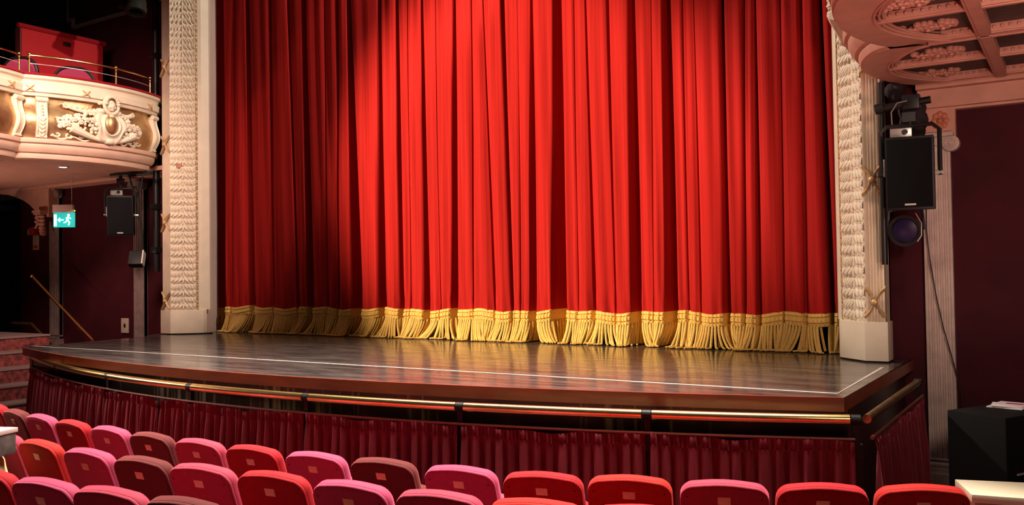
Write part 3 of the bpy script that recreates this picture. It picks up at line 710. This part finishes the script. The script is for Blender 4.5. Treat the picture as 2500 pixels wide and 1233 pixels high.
# brass handrail on the left boxes
def handrail(pts, nor, label, ss):
    root = empty('box_handrail', (pts[20].x, pts[20].y, 4.39), label, 'rail', None)
    def Q(s, z):
        k = s*(len(pts)-1); i = min(len(pts)-2, int(k)); f = k-i; return pts[i].lerp(pts[i+1], f)+nor[i].lerp(nor[i+1], f)*.10+Vector((0, 0, z))
    MB().tube([Q(s, 4.62) for s in np.linspace(ss[0], ss[-1], 40)], .013, 10).build('top_tube', brass, root)
    MB().tube([Q(s, 4.52) for s in np.linspace(ss[0], ss[-1], 30)], .004, 6).build('wire', steel, root)
    for s in ss:
        q = MB(); q.tube([Q(s, 4.388), Q(s, 4.62)], .010, 8); q.blob(Q(s, 4.637), .022); q.blob(Q(s, 4.40), (.024, .024, .012)); q.blob(Q(s, 4.58), (.016, .016, .012)); q.build('post', brass, root)
handrail(ptsL, norL, 'brass handrail along the top of the cherub-decorated box', (.06, .60, .93))
handrail(ptsL2, norL2, 'brass handrail on the box cut off by the left edge', (.5, .97))
# red partition panel in the box
pt = empty('red_partition', (-12, 7.0, 3.56), 'tall red box partition with rolled top and small dark plate, behind the brass handrail', 'partition')
MB().box((-12.03, 7.0, 4.46), (.06, 1.19, 1.80)).build('partition_panel', mat('red_cloth_panel', (.50, .006, .012), .8, noise=.1, nscale=30), pt, smooth=False)
MB().box((-12.06, 6.40, 4.46), (.12, .02, 1.78)).build('end_post', mat('dark_red_edge', (.10, .01, .01), .6), pt, smooth=False)
MB().tube([(-12.0, 6.36, 5.37), (-12.0, 7.63, 5.37)], .035, 10).build('rolled_top', SEATM['red'], pt)
pc = bp(163, 108, 0, -11.99); MB().box((-11.99, pc.y, pc.z), (.014, .11, .06)).build('number_plate', mat('dark_bronze', (.05, .03, .02), .4, .5), pt, bevel=.008)
# pink chairs in the box
def box_chair(x, y, rz, label):
    root = empty('box_chair', (0, 0, 0), label, 'chair', 'chairs in the left box', local=True)
    def fr(): return None
    pts = outline(.44, .40, .17, 0, 8)
    q = slab(pts, 0, .05, .015); R = Matrix.Rotation(.12, 3, 'X'); q.v = [tuple(R @ Vector(v)+Vector((0, 0, 1.10))) for v in q.v]; q.build('backrest', SEATM['pink'], root)
    q = MB(); q.tube([R @ Vector((p[0]*1.05, .025, p[1]*1.0+.018))+Vector((0, 0, 1.10)) for p in pts], .020, 8); q.build('back_frame', blackm, root)
    q = MB(); q.box((0, .24, .46), (.46, .44, .07)); q.build('seat', SEATM['pink'], root, bevel=.02)
    for sx in (-1, 1):
        MB().tube([(sx*.20, .44, .43), (sx*.20, .46, 0)], .014, 8).build('leg', blackm, root); MB().tube([(sx*.22, .06, .74), (sx*.20, .03, .40), (sx*.21, -.04, 0)], .014, 8).build('leg', blackm, root)
    root.location = (x, y, 3.562); root.rotation_euler = (0, 0, rz)
box_chair(-11.05, 5.86, math.radians(25), 'pink backed chair with black frame at the left end of the box')
box_chair(-11.0, 6.56, math.radians(62), 'pink backed chair with black frame beside the middle handrail post, lower and turned')
# right boxes
RB, ptsR, norR = opera_box(1, -1.03, .27, 6.32, 7.70, 'coffered box with carved rosettes overhead, next to the right carved column')
RB2, ptsR2, norR2 = opera_box(1, -.99, .20, 4.90, 6.28, 'coffered box with carved rosettes overhead, nearest the camera at the top right corner', k_=.3)
def right_soffit(root, pts, X0i, ampi, Y0, Y1, ribs, ros):
    inner = [Vector((X0i-ampi*max(0, math.sin(PI*i/40))**.7, lerp(Y0, Y1, i/40), 0)) for i in range(41)]
    q = MB(); q.grid([[Vector((p.x, p.y, 3.371)) for p in pts], [Vector((p.x, p.y, 3.371)) for p in inner]])
    q.grid([[Vector((p.x, p.y, 3.371)) for p in inner], [Vector((p.x, p.y, 3.42)) for p in inner]])
    q.build('soffit_band', salmon, root)
    for d in (.0, .028, .052): MB().tube([(p.x+d, p.y, 3.368+d*.3) for p in inner], .009, 6).build('oval_moulding', salmon, root)
    X1 = 1.3
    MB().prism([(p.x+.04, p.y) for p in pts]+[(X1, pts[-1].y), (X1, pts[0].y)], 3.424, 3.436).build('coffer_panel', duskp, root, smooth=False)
    for y, w in ribs:
        xi = min(inner, key=lambda p: abs(p.y-y)).x
        q = MB(); q.box(((xi+X1)/2, y, 3.397), (X1-xi, w, .05)); q.box(((xi+X1)/2, y, 3.372), (X1-xi, w*.45, .014))
        x = xi+.08
        for k in range(60):
            if x > X1: break
            for s in (-1, 1): q.blob((x, y+s*w*.55, 3.40), (.012, .012, .012), None, 6, 4)
            x += .045
        q.build('coffer_rib', salmon, root, smooth=False)
    q = MB(); q.box((-.47, (pts[0].y+pts[-1].y)/2, 3.392), (.085, pts[-1].y-pts[0].y, .06)); q.box((-.47, (pts[0].y+pts[-1].y)/2, 3.362), (.05, pts[-1].y-pts[0].y, .01)); q.build('cross_rib', salmon, root, smooth=False)
    rg = np.random.default_rng(3)
    for x, y, L in ros:
        q = MB()
        for k in range(46):
            t = rg.uniform(-1, 1); w = .085*math.sqrt(max(.05, 1-t*t)); yy = y+rg.uniform(-w, w); r = rg.uniform(.014, .032)
            q.blob((x+t*L, yy, 3.412), (r, r, r*.9), None, 7, 5)
        for c in (-.5, .05, .55):
            for j in range(7):
                a = j*2*PI/7; q.blob((x+c*L+.035*math.cos(a), y+.035*math.sin(a), 3.395), (.02, .02, .014), None, 7, 4)
            q.blob((x+c*L, y, 3.385), .016, None, 7, 4)
        q.build('carved_rosette', salmon, root)
def rosp(px, py): p = bp(px, py, 2, 3.4); return p.x, p.y
right_soffit(RB, ptsR, -.80, .35, 6.36, 7.66, [(6.99, .07), (6.36, .05), (7.64, .06)], [(*rosp(2287, 131), .17), (*rosp(2278, 181), .17)])
right_soffit(RB2, ptsR2, -.66, .33, 4.95, 6.28, [(5.62, .07), (6.26, .06)], [(*rosp(2262, 68), .17), (*rosp(2200, 12), .17)])
# ------------------------------------------------------------ entablature and wall dressing, right
q = MB(); q.box((.42, YW-.06, 3.29), (3.0, .14, .19)); q.box((.42, YW-.10, 3.365), (3.0, .22, .05)); q.box((.42, YW-.15, 3.40), (3.0, .30, .04)); q.box((.42, YW-.03, 3.19), (3.0, .10, .03))
q.box((-.92, YW-.04, 3.08), (.22, .09, .24))
tag(q.build('trim_3', salmon, smooth=False), 'salmon plaster cornice above the right pilaster', kind='structure')
q = MB(); c = Vector((-.92, YW-.09, 3.09))
for k in range(8):
    a = k*PI/4; q.blob(c+Vector((.045*math.cos(a), 0, .055*math.sin(a))), (.024, .014, .024), None, 8, 5)
q.blob(c, (.025, .025, .025)); o = q.build('plaster_rosette', mat('rust_plaster', (.50, .16, .08), .5)); tag(o, 'rust coloured plaster flower above the right pilaster capital', 'ornament')
def pilaster(x0, x1, z0, z1, label, n=5, m_=greyp, ionic=True):
    root = empty('fluted_pilaster', ((x0+x1)/2, YW, z0), label, 'pilaster'); w = x1-x0; cx = (x0+x1)/2
    fluted(m_, x0, x1, z0+.10, z1-.10, YW-.07, n, root)
    MB().box((cx, YW-.030, (z0+z1)/2), (w, .056, z1-z0-.15)).build('pilaster_core', m_, root, smooth=False)
    q = MB(); q.box((cx, YW-.07, z0+.02), (w+.05, .13, .04)); q.tube([(x0-.012, YW-.085, z0+.06), (x1+.012, YW-.085, z0+.06)], .022, 10); q.tube([(x0, YW-.08, z0+.10), (x1, YW-.08, z0+.10)], .012, 8)
    if z0 < .5: q.box((cx, YW-.08, z0-.12), (w+.08, .155, .24))
    else: q.box((cx, YW-.08, z0-.03), (w+.06, .155, .06))
    q.build('pilaster_base', m_, root, smooth=False)
    q = MB(); q.box((cx, YW-.08, z1-.015), (w+.07, .15, .03)); q.box((cx, YW-.06, z1-.06), (w+.02, .11, .07))
    for sx in (-1, 1):
        c = Vector((cx+sx*(w/2+.01), YW-.10, z1-.085)); R = Matrix.Rotation(PI/2, 3, 'X')
        q.lathe([(0, .03), (.012, .034), (.018, .026), (.026, .026), (.034, .034), (.044, .034), (.048, .026), (.056, .026), (.064, .022), (.066, -.05)], c, 20, R)
    q.build('ionic_capital', m_, root, smooth=True, angle=30)
pilaster(-1.065, -.855, .25, 2.985, 'grey fluted pilaster with scroll capital right of the stage, behind the hanging speaker', m_=mat('pale_grey_paint', (.60, .46, .40), .55, noise=.25, nscale=9))
pilaster(-11.70, -11.46, .93, 3.36, 'grey fluted pilaster between the left carved column and the wall socket')
pilaster(-13.93, -13.66, .93, 3.36, 'grey fluted pilaster behind the green exit sign')
# entablature left with arch
q = MB(); q.box((-12.3, YW-.13, 3.385), (4.2, .26, .05)); q.box((-12.3, YW-.20, 3.43), (4.2, .40, .06)); q.box((-13.78, YW-.04, 3.33), (.26, .1, .1))
tag(q.build('trim_4', salmon, smooth=False), 'salmon cornice along the top of the left wall', kind='structure')
arch = [bp(x, y, 1, 7.75) for x, y in ((-60, 484), (-30, 476), (0, 474), (20, 476), (40, 482), (58, 490), (72, 500), (84, 513), (91, 526))]
q = MB(); top = 3.46
fr = [Vector((p.x, 7.75, p.z)) for p in arch]; n = len(fr)
xe = bp(119, 500, 1, 7.75).x; zb = bp(119, 530, 1, 7.75).z
rows_f = [[p for p in fr]+[Vector((xe, 7.75, zb))], [Vector((p.x, 7.75, top)) for p in fr]+[Vector((xe, 7.75, top))]]
q.grid(rows_f); q.grid([rows_f[0], [p+Vector((0, .2, 0)) for p in rows_f[0]]]); q.grid([[p+Vector((0, .2, 0)) for p in rows_f[0]], [p+Vector((0, .2, 0)) for p in rows_f[1]]])
q.add([(xe, 7.75, zb), (xe, 7.95, zb), (xe, 7.95, top), (xe, 7.75, top)], [(0, 1, 2, 3)])
tag(q.build('trim_5', salmon, smooth=False), 'salmon plaster arch over the dark opening at the far left', kind='structure')
cb = bp(100, 520, 1, 7.7)
q = MB()
q.box((cb.x, 7.7, cb.z+.02), (.24, .16, .035)); q.box((cb.x, 7.7, cb.z-.015), (.20, .14, .03))
for i, (r, z) in enumerate(((.09, -.06), (.085, -.12), (.07, -.18), (.05, -.24), (.032, -.29), (.018, -.33))): q.blob((cb.x+.012*i, 7.7, cb.z+z), (r, .06, .036), None, 10, 6)
for k in range(7): q.blob((cb.x+random.uniform(-.05, .06), 7.64, cb.z-.05-.03*k), (.026, .02, .024), None, 8, 5)
tag(q.build('carved_corbel', salmon), 'carved leafy plaster corbel hanging where the left arch ends', 'ornament')
MBd = MB().box((-15.6, YW+.14, 1.5), (1.35, .02, 3.6)); tag(MBd.build('door_1', voidm, smooth=False), 'black sheet standing in for the unlit doorway under the left arch', kind='structure')
# picture-frame moulding high on the left wall
q = MB(); y = YW-.03
def bar(a, c, w=.07):
    a = Vector(a); c = Vector(c); q.tube([a, c], w/2, 6); q.tube([a+Vector((0, -.02, 0)), c+Vector((0, -.02, 0))], w*.22, 6)
p1 = (-13.47, y, 7.2); p2 = (-13.47, y, 6.03); p3 = (-13.30, y, 6.03); p4 = (-13.30, y, 5.90); p5 = (-11.62, y, 5.90); p6 = (-11.62, y, 6.04); p7 = (-11.50, y, 6.04); p8 = (-11.50, y, 7.2)
for a, c in ((p1, p2), (p2, p3), (p3, p4), (p4, p5), (p5, p6), (p6, p7), (p7, p8)): bar(a, c)
tag(q.build('picture_moulding', greyp), 'grey stepped panel moulding high on the dark wall above the red partition', 'moulding')
q = MB(); q.box((-15.4, 7.9, 5.6), (3.9, .06, 3.4)); tag(q.build('wall_upper_left', voidm, smooth=False), 'near-black sheet painted as the unlit upper wall behind the left box', kind='structure')
# ------------------------------------------------------------ left speaker, boom and fittings
bm_l = empty('lighting_boom', (-10.62, 7.3, 0), 'black vertical pipe loaded with fittings just left of the left carved column', 'boom pipe')
MB().tube([(bp(381, 300, 1, 7.6).x, 7.6, 2.0), (bp(381, 300, 1, 7.6).x, 7.6, 7)], .045, 12).build('boom_pipe', blackm, bm_l)
for z in (2.3, 2.9, 3.6, 4.3, 5.0): MB().box((bp(381, 300, 1, 7.6).x, 7.6, z), (.13, .12, .08)).build('pipe_clamp', blackm, bm_l, bevel=.01)
MB().tube([(-11.20, 7.2, 3.335), (-10.55, 7.38, 3.335)], .028, 10).build('cross_arm', blackm, bm_l)
MB().tube([(-10.70, 7.35, 3.3), (-10.74, 7.3, 2.9), (-10.68, 7.33, 2.5), (-10.72, 7.35, 2.1)], .012, 6).build('cable', black, bm_l)
MB().tube([(-10.9, 7.28, 3.33), (-10.78, 7.26, 3.12), (-10.82, 7.28, 2.95)], .010, 6).build('cable', black, bm_l)
def speaker(loc, rz, tilt, label, drop):
    root = empty('hanging_speaker', (0, 0, 0), label, 'loudspeaker', None, local=True)
    w, h, d = .33, .54, .30
    q = MB().prism([(-w/2, -d/2), (w/2, -d/2), (w/2, 0), (w*.28, d/2), (-w*.28, d/2), (-w/2, 0)], -h/2, h/2); q.build('cabinet', black, root, bevel=.008)
    gr = MB().box((0, -d/2-.008, 0), (w-.03, .014, h-.04)).build('front_grille', grille, root, bevel=.005)
    MB().box((.0, -d/2-.018, -h/2+.04), (.075, .006, .014)).build('maker_badge', mat('badge', (.45, .42, .38), .4), gr)
    q = MB(); q.tube([(-w/2-.035, -.02, -.02), (-w/2-.035, -.02, h/2+.05), (-w/2+.01, -.02, h/2+.09), (w/2-.01, -.02, h/2+.09), (w/2+.035, -.02, h/2+.05), (w/2+.035, -.02, -.02)], .016, 8); yk = q.build('yoke', blackm, root)
    for sx in (-1, 1): MB().tube([(sx*(w/2-.01), -.02, 0), (sx*(w/2+.06), -.02, 0)], .018, 8).build('yoke_knob', steel if sx > 0 else blackm, yk)
    MB().box((-w/2-.012, -.06, .05), (.012, .03, .13)).build('side_handle', steel, root, bevel=.004)
    q = MB(); q.tube([(0, -.02, h/2+.09), (0, -.02, h/2+.09+drop)], .022, 8); q.box((0, -.02, h/2+.09+drop*.6), (.09, .08, .07)); q.build('hanging_clamp', blackm, root)
    q = MB(); q.box((-.06, .02, h/2+.045), (.15, .06, .085)); q.build('mount_plate', steel, root, bevel=.004); MB().tube([(-.03, -.02, h/2+.045), (-.03, -.035, h/2+.045)], .02, 10).build('plate_knob', blackm, root)
    root.location = loc; root.rotation_euler = (tilt, 0, rz); return root
speaker((-10.98, 7.22, 2.78), math.radians(48), math.radians(8), 'black loudspeaker hanging left of the left carved column', .18)
speaker((-1.045, 7.15, 2.605), math.radians(6), math.radians(3), 'large black loudspeaker in a yoke bracket hanging beside the right carved column', .10)
sb = empty('small_floodlight', (-10.60, 7.3, 2.15), 'small black box lamp with a pale edge, low on the left boom pipe', 'light')
R = Matrix.Rotation(math.radians(40), 3, 'Z') @ Matrix.Rotation(math.radians(-25), 3, 'X')
MB().box((-10.66, 7.22, 2.17), (.17, .12, .20), R=R).build('housing', black, sb, bevel=.008)
p = Vector((-10.66, 7.22, 2.17)); MB().box(p+R @ Vector((.092, .0, .01)), (.016, .12, .2), R=R).build('pale_lens_edge', steel, sb)
ln = empty('stage_lantern', (-10.72, 7.2, 5.6), 'black stage lantern clamped high beside the left carved column', 'stage light')
Rl = Matrix.Rotation(math.radians(35), 3, 'Z') @ Matrix.Rotation(math.radians(160), 3, 'X'); c = Vector((-10.42, 7.1, 5.62))
MB().lathe([(0, -.28), (.07, -.28), (.10, -.22), (.10, .02), (.115, .05), (.115, .14), (.13, .14), (.13, .22), (.09, .22), (.09, .05)], c, 20, Rl).build('lantern_body', mat('dark_green_black', (.02, .024, .018), .4), ln)
MB().tube([(-10.62, 7.4, 5.75), (-10.5, 7.2, 5.9), c], .015, 8).build('lantern_bracket', blackm, ln)
MB().tube([bp(292, 14, 1, 7.15), bp(350, 36, 1, 7.15)], .03, 8).build('side_arm', blackm, ln)
# wall plate
sw = bp(304, 795, 1, YW-.02); o_ = empty('wall_socket', (sw.x, YW, sw.z), 'pale wall socket plate with dark centre, low on the left maroon wall', 'wall plate')
MB().box((sw.x, YW-.012, sw.z), (.17, .02, .22)).build('face_plate', mat('beige_plastic', (.50, .40, .33), .5), o_, bevel=.004); MB().blob((sw.x+.01, YW-.024, sw.z), (.025, .01, .035)).build('socket', black, o_)
# fire call point and card
f = bp(80, 565, 1, YW-.06); o_ = empty('fire_alarm_point', (f.x, YW, f.z), 'small red fire alarm box on the wall under the left arch corbel', 'fire alarm')
MB().box((f.x+.03, YW-.05, f.z), (.15, .1, .13)).build('alarm_box', mat('alarm_red', (.35, .02, .015), .5), o_, bevel=.01); MB().box((f.x-.10, YW-.05, f.z-.01), (.04, .06, .09)).build('side_lamp', steel, o_)
f = bp(85, 590, 1, YW-.03); o_ = empty('notice_card', (f.x, YW, f.z), 'narrow pale notice card with a red foot, below the red fire alarm box', 'sign')
MB().box((f.x, YW-.01, f.z), (.17, .012, .27)).build('card', mat('card_cream', (.55, .42, .28), .6), o_); MB().box((f.x, YW-.018, f.z-.085), (.12, .006, .055)).build('red_block', mat('card_red', (.6, .04, .02), .6), o_)
for k in range(5): MB().box((f.x, YW-.018, f.z+.09-.028*k), (.11, .004, .006)).build('printed_line', mat('card_ink', (.2, .13, .1), .6), o_)
# exit sign
P0 = bp(157, 537, 1, 6.9); R = Matrix.Rotation(math.radians(38), 3, 'Z')
ex = empty('exit_sign', P0, 'lit green exit sign with running man, hung in front of the left pilaster', 'exit sign')
tx = R @ Vector((1, 0, 0)); ny = R @ Vector((0, -1, 0))
def E3(x, z, o_=0): return P0+tx*x+Vector((0, 0, z))+ny*o_
MB().box(E3(-.01, .155), (.27, .07, .11), R=R).build('sign_housing', mat('sign_white', (.62, .48, .42), .5), ex, bevel=.006)
gp = MB().box(E3(0, 0, 0), (.285, .02, .205), R=R).build('green_panel', mat('exit_green', (.0, .3, .26), .4, emit=(.02, .50, .46), es=.9), ex, bevel=.003)
wh = mat('exit_white', (.9, 1, 1), .4, emit=(.75, 1, 1), es=1.7)
MB().box(E3(-.115, -.005, .013), (.035, .008, .16), R=R).build('white_door', wh, gp)
q = MB(); q.box(E3(-.035, .0, .013), (.06, .008, .018), R=R); q.add([E3(-.085, 0, .018), E3(-.05, .035, .018), E3(-.05, -.035, .018)], [(0, 1, 2)]); q.build('arrow', wh, gp)
q = MB(); q.blob(E3(.062, .065, .013), (.018, .01, .018), R)
for a, c, w in (((.06, .045), (.045, -.005), .03), ((.045, -.0), (.075, -.035), .018), ((.075, -.035), (.06, -.075), .016), ((.045, 0), (.02, -.035), .018), ((.02, -.035), (-.005, -.04), .014), ((.06, .04), (.095, .015), .013), ((.055, .04), (.025, .02), .013)):
    q.tube([E3(*a, .013), E3(*c, .013)], w/2, 6)
q.build('running_man', wh, gp)
q = MB()
for i in range(14):
    z0_ = .21+i*.012*3.1
    if P0.z+z0_ < 3.36: q.tube([E3(.10, z0_, 0), E3(.10, z0_+.03, 0)], .004 if i % 2 else .006, 6)
q.build('hanging_chain', steel, ex); MB().blob(E3(.145, .125, .02), .010).build('indicator_lamp', mat('yellow_led', (.8, .8, .1), emit=(.75, .8, .05), es=2), ex)
# ------------------------------------------------------------ side stairs, rails
stz = empty('side_staircase', (-12.3, 6.6, 0), 'carpeted side steps with grey nosings at the far left', 'stairs')
pat = mat('patterned_carpet', (.30, .05, .04), .9, col2=(.07, .012, .014), nscale=16); nos = mat('grey_nosing', (.20, .13, .12), .6)
for i in range(7):
    zt = 1.15-.185*i; x1 = -12.15+.30*i
    if zt <= .02: break
    y1 = 6.72 if i == 0 else 6.4
    MB().box(((x1-14.6)/2-.0, 6.0-.2*0+(y1-6.0)/2-.6, zt/2-.012), (x1+14.6, 1.9+(y1-6.4), zt-.025)).build('carpeted_step', pat, stz, smooth=False)
    MB().box(((x1-14.6)/2, 6.0+(y1-6.0)/2-.6, zt-.012), (x1+14.63, 1.92+(y1-6.4), .028)).build('nosing', nos, stz, smooth=False, bevel=.006)
def brail(a, c, label, r=.02, m_=brass, low=None):
    o_ = empty('stair_handrail', a, label, 'handrail'); a = Vector(a); c = Vector(c)
    MB().tube([a-Vector((.06, 0, 0))*0, a.lerp(c, .5), c], r, 10).build('rail_tube', m_, o_)
    MB().blob(a, r*1.35).build('end_knob', m_, o_)
    q = MB(); q.tube([c, Vector((c.x, c.y, low if low is not None else c.z-.9))], r*.8, 8); q.build('newel_post', m_, o_)
brail(bp(78, 675, 1, 7.3), bp(226, 830, 1, 7.3), 'diagonal brass handrail sloping down beside the left end of the stage', .022, brass, .0)
h0, h1, h2 = bp(30, 788, 1, 7.0), bp(76, 790, 1, 7.0), bp(124, 840, 1, 7.0)
o_ = empty('stair_handrail', h0, 'short dull handrail bending down above the far left steps', 'handrail')
MB().tube([h0, h1, h2], .018, 8).build('rail_tube', oldbrass, o_); MB().tube([h2, (h2.x, h2.y, 0)], .016, 8).build('newel_post', oldbrass, o_)
# floor level behind the left end of the stage
q = MB(); q.box((-12.5, 7.5, .42), (4.0, .88, .84)); tag(q.build('floor_landing', maroon_w, smooth=False), 'dark side landing left of the stage', kind='structure')
# ------------------------------------------------------------ right side equipment
rb = empty('lighting_boom', (-1.22, 7.4, 0), 'black vertical pipe with cross arm and hanging cables beside the right carved column', 'boom pipe')
MB().tube([(bp(2157, 500, 1, 7.36).x, 7.36, 1.93), (bp(2157, 500, 1, 7.36).x, 7.36, 3.36)], .024, 12).build('boom_pipe', blackm, rb)
MB().tube([bp(2137, 268, 1, 7.15), bp(2272, 243, 1, 7.15)], .028, 12).build('cross_arm', blackm, rb)
a_ = bp(2137, 268, 1, 7.15); MB().tube([a_, a_+Vector((.06, .0, .008))], .040, 12).build('arm_cap', blackm, rb)
a_ = bp(2225, 250, 1, 7.15); MB().box(a_, (.12, .09, .11)).build('pipe_clamp', blackm, rb, bevel=.01)
MB().tube([bp(x, y, 1, 7.1) for x, y in ((2215, 246), (2190, 252), (2176, 275), (2178, 305))], .005, 6).build('cable', mat('grey_cable', (.2, .18, .17), .5), rb)
dh = empty('drape_bundle', bp(2230, 290, 1, 7.5), 'dark cloth bundle above the right speaker', 'cloth')
q = MB()
for px, py, r in ((2215, 270, .07), (2235, 265, .08), (2240, 295, .08), (2225, 300, .09), (2240, 320, .06), (2190, 225, .06), (2175, 222, .05)): q.blob(bp(px, py, 1, 7.45), (r, .05, r*1.2))
q.build('cloth', mat('black_cloth', (.02, .012, .014), .9), dh)
pl = bp(2212, 562, 1, 7.46); o_ = empty('purple_lamp', pl, 'dark round lamp with a purple lens below the right loudspeaker', 'stage light')
Rl = Matrix.Rotation(math.radians(-4), 3, 'Z') @ Matrix.Rotation(math.radians(98), 3, 'X')
MB().lathe([(0, -.14), (.06, -.14), (.09, -.08), (.115, 0), (.125, .05), (.10, .05), (.09, .02)], pl, 24, Rl).build('lamp_can', blackm, o_)
MB().lathe([(0, .035), (.05, .032), (.10, .018)], pl, 24, Rl).build('purple_lens', mat('purple_glass', (.02, .012, .06), .3), o_)
MB().tube([(pl.x-.13, pl.y, pl.z), (pl.x-.12, pl.y, pl.z+.15), (pl.x, pl.y, pl.z+.18), (pl.x+.12, pl.y, pl.z+.15), (pl.x+.13, pl.y, pl.z)], .010, 8).build('lamp_yoke', blackm, o_)
MB().tube([bp(x, y, 1, 7.3) for x, y in ((2235, 520), (2250, 545), (2250, 575), (2240, 590))], .004, 6).build('cable', steel, o_)
cb = MB().tube([bp(x, y, 1, 7.84) for x, y in ((2262, 500), (2262, 560), (2268, 620), (2285, 720), (2303, 800), (2322, 865), (2336, 915), (2349, 950))]+[bp(2353, 985, 1, 7.80), bp(2356, 1010, 1, 7.8)], .004, 6)
tag(cb.build('hanging_cable', black), 'thin black cable trailing down across the right grey pilaster', 'cable')
# sub-woofer with papers
zt = .90; a = bp(2312, 1001, 2, zt); c = bp(2455, 1021, 2, zt); t = (c-a); w = t.length; t = t.normalized(); n = Vector((-t.y, t.x, 0)); dpt = .56
mid = (a+c)/2+n*dpt/2; rz = math.atan2(t.y, t.x)
sub = empty('subwoofer', (mid.x, mid.y, 0), 'large black floor-standing speaker cabinet at the lower right, papers on its top', 'loudspeaker')
Rz = Matrix.Rotation(rz, 3, 'Z')
MB().box((mid.x, mid.y, zt/2), (w, dpt, zt), rz).build('cabinet', mat('textured_black', (.006, .0055, .0055), .7, spec=.2, bump=.3, bscale=200), sub, bevel=.008)
ctr = Vector((mid.x, mid.y, 0))
for z in (.42, .55):
    p = ctr+Rz @ Vector((w/2+.004, -.12, z)); q = MB(); q.box(p, (.02, .16, .07), rz); q.build('recessed_handle', blackm, sub, bevel=.004)
    q = MB(); q.box(p+Rz @ Vector((.008, 0, -.03)), (.02, .15, .012), rz); q.build('handle_lip', steel, sub)
for k in range(4):
    p = bp(2462+8*(k % 2), 994, 2, zt+.004)+Vector((.02*k*0, 0, .006*k+.003)); o_ = MB().box(p, (.23-.01*k, .19, .006), rz+.25+.12*(k % 3)).build('leaflet', mat('paper_%s' % ('white' if k < 3 else 'pinkish'), (.85, .80, .80) if k < 3 else (.80, .68, .72), .6), smooth=False)
    tag(o_, ['bottom leaflet of the small pile on the black cabinet', 'second leaflet from the bottom of the pile on the black cabinet', 'third leaflet from the bottom of the pile on the black cabinet', 'pink and white top leaflet of the pile on the black cabinet'][k], 'leaflet', 'leaflets on the black cabinet')
    if k == 3: MB().box(p+Vector((.02, 0, .0035)), (.11, .05, .001), rz+.25).build('printed_band', mat('magenta_ink', (.5, .02, .12), .5), o_)
# cream ledge
lg = empty('cream_ledge', (.3, 4.95, 0), 'cream painted low ledge at the lower right corner, beside the end front-row seat', 'ledge')
l0 = bp(2331, 1170, 2, .80); l1 = bp(2372, 1207, 2, .80)
pl_ = [(l1.x, l1.y), (1.4, l1.y+.33), (1.4, l0.y+.6), (l0.x, l0.y)]
MB().prism(pl_, .76, .80).build('ledge_top', mat('cream_gloss', (.85, .76, .55), .35), lg, bevel=.004)
MB().prism([(x+.012, y+.012) for x, y in pl_], 0, .76).build('ledge_front', mat('beige_board', (.50, .38, .28), .5), lg, smooth=False)
# grey case at the left edge on a draped stool
g0 = bp(33, 1066, 2, 1.03)
gc = empty('equipment_case', (g0.x-.2, g0.y, .9), 'grey case with white lid at the left edge, standing among the seats', 'case')
cx, cy = g0.x-.40, g0.y+.0; rz = math.radians(20)
MB().box((cx, cy, .945), (.34, .22, .125), rz).build('case_body', mat('grey_scuffed', (.13, .12, .11), .6, noise=.5, nscale=25), gc, bevel=.006)
MB().box((cx, cy, 1.020), (.35, .24, .028), rz).build('case_lid', mat('lid_white', (.62, .52, .47), .5), gc, bevel=.004)
sp_ = empty('draped_stool', (cx, cy, .1), 'stool under a crumpled yellowish cloth, carrying the grey case', 'stool')
q = MB(); rows = []
for z, r in ((.882, .02), (.882, .10), (.87, .135), (.84, .15), (.80, .155), (.76, .165)): rows.append([Vector((cx-.02+(r+.012*math.sin(k*1.9+z*30))*math.cos(k*PI/12), cy+(r+.012*math.cos(k*2.3))*math.sin(k*PI/12), z-.01*(r > .14)*math.sin(k*1.3))) for k in range(24)])
q.grid(rows, True); q.build('crumpled_cloth', mat('straw_cloth', (.62, .50, .22), .8), sp_)
MB().lathe([(0, .865), (.12, .865), (.12, .83), (0, .83)], (cx-.02, cy, 0)).build('stool_top', tanwood, sp_)
for k in range(3): a = k*2*PI/3; MB().tube([(cx-.02+.09*math.cos(a), cy+.09*math.sin(a), .84), (cx-.02+.15*math.cos(a), cy+.15*math.sin(a), .06)], .014, 8).build('leg', tanwood, sp_)
for o in bpy.data.objects:
    if 'local' in o: del o['local']
